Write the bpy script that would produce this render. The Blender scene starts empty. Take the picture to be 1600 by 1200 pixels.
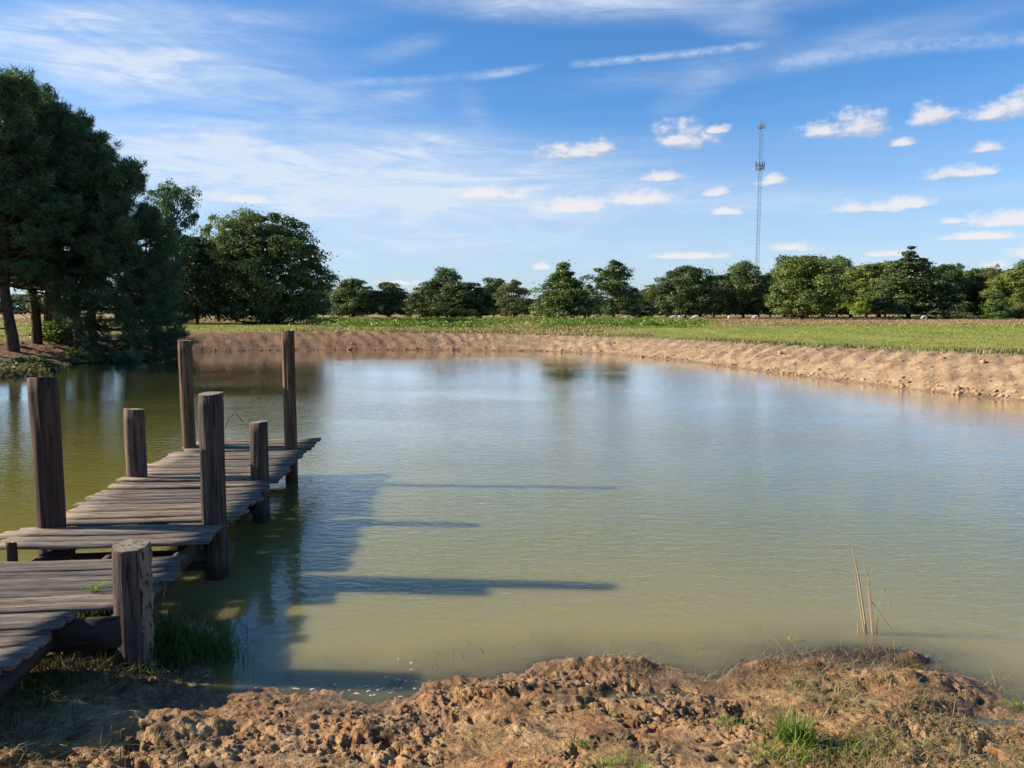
import bpy, math, random
import numpy as np
from mathutils import Vector, Matrix

rng = np.random.default_rng(7)
random.seed(7)
scene = bpy.context.scene
COL = scene.collection
R = math.radians

# ---------------------------------------------------------------- camera
EYE, PITCH, F = 2.1, R(5.35), 1200.0          # eye height over the water, downward tilt, focal length in 1600 px
cam_data = bpy.data.cameras.new('camera')
cam = bpy.data.objects.new('camera', cam_data)
COL.objects.link(cam)
cam.location = (0, 0, EYE)
cam.rotation_euler = (math.pi / 2 - PITCH, 0, 0)
cam_data.sensor_width = 36
cam_data.lens = 36 * F / 1600
cam_data.clip_start = 0.05
cam_data.clip_end = 9000
scene.camera = cam

def ray(u, v):
    """pixel of the 1600x1200 photograph -> world direction with forward component"""
    a, b = (u - 800) / F, (600 - v) / F
    return np.array([a, math.cos(PITCH) + b * math.sin(PITCH), b * math.cos(PITCH) - math.sin(PITCH)])

def on_plane(u, v, z=0.0):
    d = ray(u, v); t = (z - EYE) / d[2]
    return d[0] * t, d[1] * t

def at(u, v, Y):
    d = ray(u, v); t = Y / d[1]
    return d[0] * t, Y, EYE + d[2] * t

def azel(u, v):
    d = ray(u, v)
    return math.atan2(d[0], d[1]), math.atan2(d[2], math.hypot(d[0], d[1]))

# ---------------------------------------------------------------- light
SUN_DIR = Vector((-3.07, 0.22, 1.47)).normalized()
SUN_EL = math.asin(SUN_DIR.z)
SUN_AZ = math.atan2(SUN_DIR.x, SUN_DIR.y)
sun_data = bpy.data.lights.new('sun', 'SUN')
sun_data.energy = 5.0
sun_data.angle = R(0.53)
sun_data.color = (1.0, 0.86, 0.68)
sun = bpy.data.objects.new('sun', sun_data)
sun.rotation_euler = SUN_DIR.to_track_quat('Z', 'Y').to_euler()
COL.objects.link(sun)

vs = scene.view_settings
vs.view_transform = 'Standard'; vs.look = 'None'; vs.gamma = 1.0; vs.use_curve_mapping = False
vs.exposure = 1.12
scene.cycles.max_bounces = 6
scene.cycles.diffuse_bounces = 3
scene.cycles.glossy_bounces = 3
scene.cycles.transparent_max_bounces = 12
scene.cycles.use_adaptive_sampling = True
scene.cycles.adaptive_threshold = 0.02
scene.cycles.caustics_reflective = False
scene.cycles.caustics_refractive = False

class NT:
    """tiny helper around a node tree"""
    def __init__(s, nt): s.nt = nt
    def n(s, t, ins=None, **props):
        nd = s.nt.nodes.new(t)
        for k, v in props.items(): setattr(nd, k, v)
        for k, v in (ins or {}).items():
            if isinstance(v, bpy.types.NodeSocket): s.nt.links.new(v, nd.inputs[k])
            else: nd.inputs[k].default_value = v
        return nd
    def math(s, op, a, b=0.0, c=0.0, clamp=False):
        return s.n('ShaderNodeMath', {0: a, 1: b, 2: c}, operation=op, use_clamp=clamp).outputs[0]
    def vmath(s, op, a, b=(0, 0, 0)):
        nd = s.n('ShaderNodeVectorMath', {0: a, 1: b}, operation=op)
        return nd.outputs['Value'] if op in ('LENGTH', 'DOT_PRODUCT', 'DISTANCE') else nd.outputs[0]
    def ramp(s, fac, stops):
        nd = s.n('ShaderNodeValToRGB', {0: fac}); cr = nd.color_ramp
        while len(cr.elements) < len(stops): cr.elements.new(0.5)
        for e, (p, c) in zip(cr.elements, stops):
            e.position = p; e.color = (c, c, c, 1) if isinstance(c, (int, float)) else (*c, 1)
        return nd.outputs[0]
    def mix(s, fac, a, b, blend='MIX'):
        nd = s.n('ShaderNodeMix', data_type='RGBA', blend_type=blend)
        for k, v in ((0, fac), (6, a), (7, b)):
            if isinstance(v, bpy.types.NodeSocket): s.nt.links.new(v, nd.inputs[k])
            else: nd.inputs[k].default_value = v if k == 0 else ((*v, 1) if len(v) == 3 else v)
        return nd.outputs[2]
    def noise(s, vec, scale, detail=4, rough=0.55, dist=0.0):
        return s.n('ShaderNodeTexNoise', {'Vector': vec, 'Scale': scale, 'Detail': detail, 'Roughness': rough, 'Distortion': dist}).outputs[0]
    def mapping(s, vec, scale=(1, 1, 1), loc=(0, 0, 0), rot=(0, 0, 0), vtype='POINT'):
        return s.n('ShaderNodeMapping', {'Vector': vec, 'Scale': scale, 'Location': loc, 'Rotation': rot}, vector_type=vtype).outputs[0]
    def smooth(s, x, lo, hi, a=0.0, b=1.0):
        return s.n('ShaderNodeMapRange', {0: x, 1: lo, 2: hi, 3: a, 4: b}, interpolation_type='SMOOTHSTEP').outputs[0]

# ---------------------------------------------------------------- sky
world = bpy.data.worlds.new('World'); scene.world = world
world.use_nodes = True
world.node_tree.nodes.clear()
world.cycles.sampling_method = 'MANUAL'; world.cycles.sample_map_resolution = 512
W = NT(world.node_tree)
sky = W.n('ShaderNodeTexSky', sky_type='NISHITA', sun_disc=False, sun_elevation=SUN_EL, sun_rotation=SUN_AZ % (2 * math.pi),
          altitude=100, air_density=1.0, dust_density=0.35, ozone_density=2.2)
gen = W.n('ShaderNodeTexCoord').outputs['Generated']
sep = W.n('ShaderNodeSeparateXYZ', {0: gen})
AZ = W.math('ARCTAN2', sep.outputs[0], sep.outputs[1])
ELV = W.math('ARCSINE', sep.outputs[2])
P = W.n('ShaderNodeCombineXYZ', {0: AZ, 1: ELV, 2: 0.0}).outputs[0]

CUMULUS = [(895, 236, 70, 16), (940, 226, 26, 17), (1068, 212, 52, 26), (1118, 201, 22, 9), (1290, 201, 46, 15), (1345, 192, 44, 25),
           (1455, 179, 33, 18), (1560, 172, 40, 17), (1592, 160, 34, 19), (1410, 221, 18, 9), (1543, 229, 20, 10), (1502, 268, 46, 12),
           (1208, 280, 22, 13), (1120, 299, 22, 9), (1345, 323, 62, 11), (1415, 315, 36, 11), (1132, 330, 30, 7), (1240, 385, 30, 9),
           (1065, 399, 70, 7), (1570, 340, 54, 15), (1490, 344, 20, 6), (1530, 368, 56, 7), (760, 300, 70, 12), (890, 320, 70, 16),
           (1000, 308, 60, 15), (1035, 276, 38, 9), (378, 310, 56, 9), (845, 416, 16, 7), (620, 441, 40, 6), (1660, 390, 60, 14),
           (1720, 250, 70, 24), (-120, 330, 90, 18), (1555, 413, 22, 7), (1400, 395, 40, 6)]
cnoise = W.mapping(P, (1, 1.5, 1))
def cumulus(vec, noise_vec, clouds):
    nz = W.noise(noise_vec, 36.0, 7, 0.64)
    acc = None
    for (u, v, w, h) in clouds:
        a, e = azel(u, v)
        q = W.mapping(vec, (1.18 * w / F, 1.45 * h / F, 1), (a, e - 0.35 * h / F, 0), vtype='TEXTURE')
        q = W.vmath('MAXIMUM', q, W.vmath('MULTIPLY', q, (-1, -2.6, 0)))
        f = W.math('SUBTRACT', 1.0, W.vmath('LENGTH', q))
        acc = f if acc is None else W.math('MAXIMUM', acc, f)
    return W.math('MULTIPLY_ADD', W.math('SUBTRACT', nz, 0.53), 1.9, acc)
F0 = cumulus(P, cnoise, CUMULUS)
PS = W.vmath('ADD', P, (-0.006, 0.008, 0))
F1 = cumulus(PS, W.mapping(PS, (1, 1.5, 1)), CUMULUS[:14])
cdens = W.smooth(F0, -0.02, 0.70)
clit = W.smooth(W.math('SUBTRACT', F0, F1), -0.22, 0.50)
CIRRUS = [(230, 60, 330, 45, 12, .50), (200, 105, 330, 40, 6, .50), (60, 40, 200, 40, 18, .45), (390, 155, 330, 32, 4, .42), (900, 4, 400, 30, -2, .62),
          (1150, 36, 80, 24, -12, .35), (520, 285, 560, 80, 2, .74), (400, 230, 420, 60, 3, .52), (800, 320, 540, 66, -2, .52), (700, 380, 240, 18, 3, .30),
          (560, 400, 420, 60, 0, .30), (790, 114, 60, 7, 10, .40), (480, 178, 24, 7, 0, .42), (690, 218, 44, 10, -8, .42), (630, 75, 70, 18, 14, .22),
          (620, 150, 60, 10, 4, .35), (1080, 145, 70, 24, 20, .22), (1350, 310, 400, 16, 0, .25), (1300, 400, 520, 50, 0, .32), (740, 170, 40, 26, -45, .16),
          (1250, 85, 420, 26, 4, .22)]
cs = None
for (u, v, w, h, ang, amp) in CIRRUS:
    a, e = azel(u, v)
    q = W.mapping(P, (w / F, h / F, 1), (a, e, 0), (0, 0, R(ang)), vtype='TEXTURE')
    f = W.math('MULTIPLY', W.smooth(W.vmath('LENGTH', q), 1.25, 0.0), amp)
    cs = f if cs is None else W.math('ADD', cs, f)
# vapour trails: thin bands bent by a parabola in azimuth/elevation
def trail(pts, width, amp):
    (a0, e0), (a1, e1), (a2, e2) = [azel(*p) for p in pts]
    co = np.polyfit([a0, a1, a2], [e0, e1, e2], 2)
    y = W.math('ADD', W.math('MULTIPLY', W.math('ADD', W.math('MULTIPLY', AZ, float(co[0])), float(co[1])), AZ), float(co[2]))
    d = W.math('ABSOLUTE', W.math('SUBTRACT', ELV, y))
    m = W.math('MULTIPLY', W.smooth(d, width / F, 0.0), W.math('MULTIPLY', W.smooth(AZ, a0, a0 + 0.03), W.smooth(AZ, a2, a2 - 0.04)))
    return W.math('MULTIPLY', m, amp)
trl = W.math('ADD', W.math('ADD', trail([(880, 102), (1060, 85), (1215, 66)], 8, .40), trail([(1195, 104), (1380, 78), (1680, 56)], 15, .24)), trail([(500, 130), (660, 124), (840, 105)], 9, .18))
bn = W.noise(W.mapping(P, (60, 110, 1)), 1.0, 4, 0.7)
trl = W.math('MULTIPLY', trl, W.smooth(bn, 0.28, 0.68, 0.25, 1.25))
streak = W.noise(W.mapping(P, (3.0, 15, 1), rot=(0, 0, R(-7))), 1.0, 9, 0.62, 0.9)
streak = W.smooth(streak, 0.30, 0.74, 0.42, 1.50)
fine_streak = W.noise(W.mapping(P, (7, 42, 1), rot=(0, 0, R(-14))), 1.0, 6, 0.65, 1.2)
streak = W.math('MULTIPLY', streak, W.smooth(fine_streak, 0.34, 0.70, 0.62, 1.30))
plane = W.vmath('DIVIDE', gen, W.n('ShaderNodeCombineXYZ', {0: W.math('MAXIMUM', sep.outputs[2], .06), 1: W.math('MAXIMUM', sep.outputs[2], .06), 2: 1.0}).outputs[0])
veil = W.smooth(W.noise(W.mapping(plane, (.25, .8, 0), rot=(0, 0, R(35))), 1.0, 6, 0.6, 0.6), 0.45, 0.85, 0.0, 0.35)
cirrus = W.math('ADD', W.math('ADD', W.math('MULTIPLY', cs, streak), trl), W.math('MULTIPLY', veil, 0.22))
cirrus = W.math('MINIMUM', cirrus, 0.85)
tint = W.mix(1.0, sky.outputs[0], (0.43, 0.77, 1.10), 'MULTIPLY')
hazy = W.mix(W.smooth(ELV, 0.28, -0.02, 0.0, 0.62), tint, (4.2, 4.55, 5.3))
c1 = W.mix(cirrus, hazy, (4.6, 5.1, 5.8))
ccol = W.mix(clit, (3.2, 3.6, 4.4), (5.6, 5.35, 5.4))
c2 = W.mix(W.math('MULTIPLY', cdens, 0.84), c1, ccol)
# the small cumulus all drift in one low belt of the sky: evaluate their field only there
belt = W.math('MULTIPLY', W.math('LESS_THAN', W.math('ABSOLUTE', W.math('SUBTRACT', AZ, azel(850, 300)[0])), 0.95), W.math('LESS_THAN', W.math('ABSOLUTE', W.math('SUBTRACT', ELV, 0.13)), 0.14))
bg = W.n('ShaderNodeBackground', {0: c1, 1: 0.075})
bg2 = W.n('ShaderNodeBackground', {0: c2, 1: 0.075})
W.nt.links.new(W.n('ShaderNodeMixShader', {0: belt, 1: bg.outputs[0], 2: bg2.outputs[0]}).outputs[0], W.n('ShaderNodeOutputWorld').inputs[0])

# ---------------------------------------------------------------- numpy noise
def _hash(ix, iy, seed):
    h = (ix.astype(np.int64) * 374761393 + iy.astype(np.int64) * 668265263 + seed * 974634577) & 0xFFFFFFFF
    h = ((h ^ (h >> 13)) * 1274126177) & 0xFFFFFFFF
    return ((h ^ (h >> 16)) & 0xFFFFFF) / float(0xFFFFFF)

def vnoise(x, y, seed=0):
    x = np.asarray(x, float); y = np.asarray(y, float)
    ix = np.floor(x); iy = np.floor(y); fx = x - ix; fy = y - iy
    fx = fx * fx * fx * (fx * (fx * 6 - 15) + 10); fy = fy * fy * fy * (fy * (fy * 6 - 15) + 10)
    a = _hash(ix, iy, seed); b = _hash(ix + 1, iy, seed); c = _hash(ix, iy + 1, seed); d = _hash(ix + 1, iy + 1, seed)
    return (a * (1 - fx) + b * fx) * (1 - fy) + (c * (1 - fx) + d * fx) * fy

def fbm(x, y, seed=0, octaves=4, gain=0.5):
    s = 0; a = 1; t = 0
    for o in range(octaves):
        c, sn = math.cos(o * 1.1), math.sin(o * 1.1)
        s = s + a * vnoise((x * c - y * sn) * 2 ** o, (x * sn + y * c) * 2 ** o, seed + o * 17); t += a; a *= gain
    return s / t

def sstep(x, lo, hi):
    t = np.clip((x - lo) / (hi - lo), 0, 1); return t * t * (3 - 2 * t)

# ---------------------------------------------------------------- terrain height
# pond outline, walked clockwise from the near shore; each vertex: x, y, crest height, slope width, nearness
NEAR = [(1900, 1150), (1720, 1125), (1600, 1106), (1560, 1090), (1500, 1062), (1420, 1040), (1330, 1032), (1230, 1034), (1165, 1046), (1110, 1058), (1040, 1052), (960, 1040), (880, 1044),
        (800, 1056), (720, 1062), (660, 1082), (615, 1104), (590, 1118), (560, 1095), (500, 1084), (420, 1082), (340, 1086), (322, 1060), (312, 1030), (325, 990), (280, 965), (190, 985), (60, 1000), (-60, 1030), (-200, 1050)]
FARP = [(0, 588), (60, 576), (150, 563), (250, 552), (320, 549), (420, 547.5), (500, 547), (600, 547), (720, 547.5), (850, 549), (950, 553), (1050, 562), (1150, 575), (1250, 588), (1350, 600), (1450, 612), (1600, 627)]
outline = []
for (u, v) in NEAR:
    x, y = on_plane(u, v); outline.append((x, y, .40, 2.4, 1.0))
outline += [(-5.2, 3.6, .40, 2.6, 1.0), (-8, 5.0, .45, 2.6, .8), (-12, 9.5, .8, 2.5, .3), (-15.5, 16, .8, 3, .1)]
for i, (u, v) in enumerate(FARP):
    x, y = on_plane(u, v)
    left = 1 - min(1, max(0, (u - 120) / 150))
    mid_ = math.exp(-((u - 980) / 330) ** 2)
    outline.append((x, y, .96 - .24 * left - .24 * mid_, 3.0 + 2.2 * left - .2 * (u > 1300), 0.0))
outline += [(15.2, 14.5, 1.0, 2.8, .0), (16, 10.5, .9, 2.8, .3), (13.5, 7, .7, 2.4, .8), (9, 4.6, .5, 2.2, 1.0), (6, 3.6, .46, 2.0, 1.0)]
OUT = np.array(outline)

def pond(x, y):
    """signed distance (positive in the water), arc length of the nearest shore point, crest height, width, nearness"""
    n = x.size
    best = np.full(n, 1e18); arc = np.zeros(n); attr = np.zeros((n, 3)); inside = np.zeros(n, bool)
    s0 = 0.0
    for i in range(len(OUT)):
        ax, ay = OUT[i, :2]; bx, by = OUT[(i + 1) % len(OUT), :2]
        dx, dy = bx - ax, by - ay; L2 = dx * dx + dy * dy; L = math.sqrt(L2)
        t = np.clip(((x - ax) * dx + (y - ay) * dy) / L2, 0, 1)
        d = (x - ax - t * dx) ** 2 + (y - ay - t * dy) ** 2
        m = d < best
        best[m] = d[m]; arc[m] = s0 + t[m] * L
        attr[m] = OUT[i, 2:] * (1 - t[m, None]) + OUT[(i + 1) % len(OUT), 2:] * t[m, None]
        s0 += L
        c = (ay > y) != (by > y)
        with np.errstate(divide='ignore', invalid='ignore'):
            inside ^= c & (x < (bx - ax) * (y - ay) / (by - ay) + ax)
    sd = np.sqrt(best) * np.where(inside, 1, -1)
    return sd, arc, attr[:, 0], attr[:, 1], attr[:, 2]

MOUNDS = []      # x, y, radius x, radius y, height
for (u, v, rx, ry, h) in [(905, 1042, .20, .08, .045), (985, 1044, .20, .05, .06), (820, 1092, .35, .16, .03), (1190, 1044, .13, .06, .05), (1275, 1046, .16, .06, .05),
                          (1400, 1062, .40, .08, .04), (1440, 1078, .26, .08, .06), (1425, 1032, .09, .05, .06), (1250, 1120, .3, .2, .05), (215, 1000, .28, .20, .13), (300, 1000, .18, .12, .03), (110, 1030, .4, .25, .10),
                          (1330, 1016, .5, .13, .018), (1440, 1022, .3, .10, .015), (240, 1165, .3, .18, .09), (560, 1160, .4, .2, .05), (700, 1105, .25, .12, .04), (1120, 1140, .25, .12, -.07), (980, 1092, .5, .07, -.05), (1520, 1130, .25, .08, -.06), (1340, 1086, .35, .03, -.04)]:
    x, y = on_plane(u, v); MOUNDS.append((x, y, rx, ry, h))

def height(x, y, info=False):
    x = np.asarray(x, float).ravel(); y = np.asarray(y, float).ravel()
    sd, arc, hc, w, near = pond(x, y)
    d = -sd + sstep(near, .5, .9) * .20 * (fbm(x * 3.2, y * 5, 61, 4) - .5) * (np.abs(sd) < 1.2)
    field = 1.0 + 0.12 * (fbm(x / 40, y / 40, 3, 3) - .5) * sstep(d, 4, 30) + 0.25 * sstep(np.hypot(x, y), 120, 400)
    dw = np.clip(d / w, 0, 1)
    prof = np.where(d > 0, hc * (near * dw ** 1.05 + (1 - near) * (1 - (1 - dw) ** 1.5)), 0)
    h = prof + (field - hc) * sstep(d - w, 0, 14)
    slope = 0.10 + 0.22 * (1 - near)
    h = np.where(d < 0, -np.minimum(1.2, -d * slope), h)
    # churned mud on the near shore
    m = sstep(near, .4, .8) * sstep(d, -.35, .10) * sstep(-y, -7.5, -5.5)
    k = m > 0.001
    if k.any():
        X, Y = x[k], y[k]
        wx = X + .10 * (fbm(X * 4, Y * 4, 40, 2) - .5); wy = Y + .10 * (fbm(X * 4, Y * 4, 41, 2) - .5)
        bill = lambda s, sd_: np.abs(2 * vnoise(wx * s, wy * s, sd_) - 1)
        rough = sstep(fbm(X * 2.1, Y * 2.6, 60, 3), .42, .62)
        big = .055 * (fbm(wx * 2.2, wy * 2.8, 42, 3) - .5)
        mid = .020 * (bill(7, 43) - .35) + .013 * (bill(17, 44) - .35) + .018 * (fbm(wx * 12, wy * 18, 47, 3) - .5)
        fine = .012 * (bill(33, 45) - .35) + .022 * (fbm(wx * 45, wy * 55, 46, 2) - .5)
        pits = -.045 * sstep(fbm(wx * 7.5, wy * 11, 48, 5, .6), .60, .70)
        wet = sstep(d[k], .02, .35)
        puddle = np.exp(-(((X + 1.95) / .75) ** 2 + ((Y - 3.68) / .28) ** 2))
        h[k] += m[k] * (big * wet + (mid + fine) * (.30 + .80 * rough) * (.75 + .25 * wet) + pits * wet) * (1 - .85 * puddle)
    for (mx, my, rx, ry, mh) in MOUNDS:
        q = ((x - mx) / rx) ** 2 + ((y - my) / ry) ** 2
        kk = q < 6
        if kk.any():
            h[kk] += mh * np.exp(-q[kk]) * (.55 + .9 * fbm(x[kk] * 14, y[kk] * 14, 49, 3))
    # bucket-raked clay on the far banks
    fb = (1 - sstep(near, .05, .35)) * sstep(d, -.1, .35) * (1 - sstep(d, w - .3, w + .8))
    k = fb > 0.001
    if k.any():
        S, D = arc[k], d[k]
        ph = S * 1.15 + D * .75 + 1.6 * fbm(S * .35, D * .5, 70, 2)
        groove = np.abs(2 * (ph - np.floor(ph)) - 1)
        lump = fbm(x[k] * 2.6, y[k] * 2.6, 71, 4) - .5
        clod = np.abs(2 * vnoise(x[k] * 6.5, y[k] * 6.5, 72) - 1) - .4
        h[k] += fb[k] * (.10 * (groove - .5) * (.2 + 1.2 * vnoise(S * .2, D * .4, 73)) + 0.07 * lump + .035 * clod + .03 * (vnoise(x[k] * 13, y[k] * 13, 75) - .5) + .03 * (vnoise(S * .5, S * 0, 74) - .5))
    # tufty meadow relief
    fm = (1 - sstep(near, .2, .6)) * sstep(d, w + .2, w + 2)
    h += fm * .07 * (fbm(x * .9, y * .9, 80, 3) - .5)
    if info: return h, sd, arc, hc, w, near
    return h

def ground_z(x, y): return float(height(np.array([x]), np.array([y]))[0])

# ---------------------------------------------------------------- mesh helpers
def new_mesh(name, verts, faces, smooth=False, attrs=None, mats=(), midx=None):
    verts = np.asarray(verts, np.float32); faces = np.asarray(faces, np.int32)
    me = bpy.data.meshes.new(name)
    me.vertices.add(len(verts)); me.vertices.foreach_set('co', verts.ravel())
    k = faces.shape[1]
    me.loops.add(faces.size); me.loops.foreach_set('vertex_index', faces.ravel())
    me.polygons.add(len(faces)); me.polygons.foreach_set('loop_start', np.arange(0, faces.size, k, dtype=np.int32))
    if smooth: me.polygons.foreach_set('use_smooth', np.ones(len(faces), bool))
    if midx is not None: me.polygons.foreach_set('material_index', np.asarray(midx, np.int32))
    for an, av in (attrs or {}).items():
        at_ = me.attributes.new(an, 'FLOAT', 'POINT'); at_.data.foreach_set('value', np.asarray(av, np.float32))
    for m in mats: me.materials.append(m)
    me.update(calc_edges=True); me.validate()
    return me

def link(name, me, parent=None, label=None, cat=None, group=None, kind=None, loc=None):
    o = bpy.data.objects.new(name, me); COL.objects.link(o)
    if parent is not None: o.parent = parent
    if loc is not None: o.location = loc
    for k, v in (('label', label), ('category', cat), ('group', group), ('kind', kind)):
        if v: o[k] = v
    return o

def join(parts):
    """[(verts, tri/quad faces)] -> one array pair (faces must share a width)"""
    vs_, fs_, n = [], [], 0
    for v, f in parts:
        vs_.append(np.asarray(v, float)); fs_.append(np.asarray(f, int) + n); n += len(v)
    return np.concatenate(vs_), np.concatenate(fs_)

def tube(points, radii, sides=6, cap=True):
    """quad tube along a polyline"""
    pts = np.asarray(points, float); rad = np.asarray(radii, float)
    n = len(pts); tang = np.gradient(pts, axis=0)
    tang /= np.linalg.norm(tang, axis=1)[:, None] + 1e-9
    ref = np.array([0, 0, 1.0]) if abs(tang[0][2]) < .9 else np.array([1.0, 0, 0])
    V_ = []
    for i in range(n):
        a = np.cross(tang[i], ref); a /= np.linalg.norm(a) + 1e-9; b = np.cross(tang[i], a)
        th = np.linspace(0, 2 * math.pi, sides, endpoint=False)
        V_.append(pts[i] + rad[i] * (np.cos(th)[:, None] * a + np.sin(th)[:, None] * b))
    V_ = np.concatenate(V_); Fc = []
    for i in range(n - 1):
        for j in range(sides):
            k = (j + 1) % sides
            Fc.append((i * sides + j, i * sides + k, (i + 1) * sides + k, (i + 1) * sides + j))
    return V_, np.array(Fc)

# ---------------------------------------------------------------- materials
def material(name):
    m = bpy.data.materials.new(name); m.use_nodes = True; m.node_tree.nodes.clear()
    return m, NT(m.node_tree)

def finish(T, shader, disp=None):
    T.nt.links.new(shader, T.n('ShaderNodeOutputMaterial').inputs[0])

def principled(T, color, rough=0.9, normal=None, spec=0.2):
    ins = {'Base Color': color if isinstance(color, bpy.types.NodeSocket) else (*color, 1), 'Roughness': rough, 'Specular IOR Level': spec}
    if normal is not None: ins['Normal'] = normal
    return T.n('ShaderNodeBsdfPrincipled', ins).outputs[0]

# ground: clay, mud and meadow soil mixed by what the place is made of
M_ground, T = material('ground')
pos = T.n('ShaderNodeNewGeometry').outputs['Position']
A = lambda n: T.n('ShaderNodeAttribute', attribute_name=n).outputs['Fac']
zz = T.n('ShaderNodeSeparateXYZ', {0: pos}).outputs[2]
n1 = T.noise(pos, 1.6, 6, .65); n2 = T.noise(pos, 9, 5, .65); n3 = T.noise(pos, 60, 4, .6)
mud = T.ramp(n2, [(.28, (.13, .075, .037)), (.45, (.25, .158, .083)), (.60, (.36, .246, .140)), (.75, (.44, .32, .19))])
mud = T.mix(T.smooth(n1, .46, .66), mud, T.ramp(n2, [(.3, (.17, .083, .037)), (.7, (.35, .19, .09))]))
mud = T.mix(T.math('MULTIPLY', T.smooth(n3, .45, .75), .45), mud, (.075, .046, .026))
mud = T.mix(1.0, mud, (1.02, .96, .84), 'MULTIPLY')
org = T.smooth(T.noise(pos, 4.2, 7, .72, .6), .51, .60)
mud = T.mix(T.math('MULTIPLY', org, .72), mud, T.ramp(n3, [(.35, (.030, .020, .012)), (.65, (.10, .068, .036))]))
clay = T.ramp(T.math('ADD', T.math('MULTIPLY', n1, .6), T.math('MULTIPLY', n2, .4)), [(.34, (.155, .094, .050)), (.47, (.275, .188, .108)), (.60, (.39, .288, .172))])
fx = T.n('ShaderNodeSeparateXYZ', {0: pos})
redder = T.smooth(fx.outputs[0], 4, -10)
clay = T.mix(redder, clay, T.mix(1.0, clay, (.62, .52, .50), 'MULTIPLY'))
sand = T.ramp(n2, [(.3, (.30, .21, .115)), (.7, (.42, .31, .18))])
nf = T.noise(T.mapping(pos, (1, .35, 1)), .55, 6, .6)
grass = T.ramp(nf, [(.30, (.145, .17, .028)), (.50, (.215, .24, .046)), (.72, (.30, .29, .08))])
grass = T.mix(A('dry'), grass, T.ramp(nf, [(.3, (.20, .135, .055)), (.7, (.34, .25, .105))]))
c = T.mix(A('clay'), grass, clay)
c = T.mix(A('mud'), c, mud)
c = T.mix(T.math('MULTIPLY', A('mud'), T.smooth(zz, .012, -.012)), c, sand)
c = T.mix(T.math('MINIMUM', A('muck'), 1.0), c, T.ramp(n3, [(.35, (.030, .022, .016)), (.7, (.085, .062, .042))]))
wetf = T.math('MULTIPLY', T.math('MULTIPLY', T.smooth(zz, .09, .015), T.smooth(zz, -.012, .008)), T.math('MAXIMUM', A('mud'), A('clay')))
c = T.mix(T.math('MULTIPLY', wetf, .55), c, T.mix(1.0, c, (.45, .42, .38), 'MULTIPLY'))
hgt = T.math('ADD', T.math('MULTIPLY', n3, .35), n2)
hgt = T.math('ADD', hgt, T.math('MULTIPLY', A('clay'), T.math('MULTIPLY', T.noise(pos, 5.5, 6, .7, .4), 3.0)))
bump = T.n('ShaderNodeBump', {'Strength': .9, 'Distance': .03, 'Height': hgt}).outputs[0]
finish(T, principled(T, c, T.math('MULTIPLY_ADD', wetf, -.45, .95), bump, .25))

# pond water: murky body under a rippled mirror surface; the bed shows through only where it is a few centimetres deep
M_water, T = material('water')
pos = T.n('ShaderNodeNewGeometry').outputs['Position']
depth = T.n('ShaderNodeAttribute', attribute_name='depth').outputs['Fac']
r1 = T.noise(T.mapping(pos, (4.6, 9.5, 1), rot=(0, 0, R(6))), 1.0, 3, .55, .4)
r2 = T.noise(T.mapping(pos, (11, 23, 1), rot=(0, 0, R(-5))), 1.0, 3, .55, .6)
r3 = T.noise(T.mapping(pos, (.5, 1.3, 1)), 1.0, 2, .5)
patch = T.smooth(T.noise(T.mapping(pos, (.10, .22, 1)), 1.0, 3, .55), .30, .66, .45, 1.15)
shal = T.smooth(depth, .0, .10, .25, 1.0)
hgt = T.math('ADD', T.math('MULTIPLY', r1, .0048), T.math('ADD', T.math('MULTIPLY', r2, .0020), T.math('MULTIPLY', r3, .002)))
lee = T.smooth(T.n('ShaderNodeSeparateXYZ', {0: pos}).outputs[1], 8, 30, 1.75, .55)
hgt = T.math('MULTIPLY', T.math('MULTIPLY', T.math('MULTIPLY', hgt, patch), lee), shal)
wb = T.n('ShaderNodeBump', {'Strength': 1.0, 'Distance': 1.0, 'Height': hgt}).outputs[0]
murk = T.ramp(T.noise(T.mapping(pos, (.35, .5, 1)), 1.0, 3, .5), [(.3, (.158, .152, .032)), (.7, (.182, .174, .042))])
murk = T.mix(T.smooth(depth, .30, .02), murk, (.225, .200, .076))
body = T.n('ShaderNodeSubsurfaceScattering', {'Color': murk, 'Scale': .30, 'Radius': (1.0, .9, .5)}, falloff='BURLEY').outputs[0]
clear = T.n('ShaderNodeBsdfTransparent', {'Color': (.93, .86, .66, 1)}).outputs[0]
opac = T.smooth(depth, -.01, .07, .45, 1.0)
inner = T.n('ShaderNodeMixShader', {0: opac, 1: clear, 2: body}).outputs[0]
gl = T.n('ShaderNodeBsdfGlossy', {'Color': (1, 1, 1, 1), 'Roughness': .02, 'Normal': wb}).outputs[0]
fr = T.n('ShaderNodeFresnel', {'IOR': 1.345, 'Normal': wb}).outputs[0]
finish(T, T.n('ShaderNodeMixShader', {0: T.math('MINIMUM', T.math('MULTIPLY', fr, T.math('MULTIPLY_ADD', fr, 1.7, .88)), .95), 1: inner, 2: gl}).outputs[0])

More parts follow.
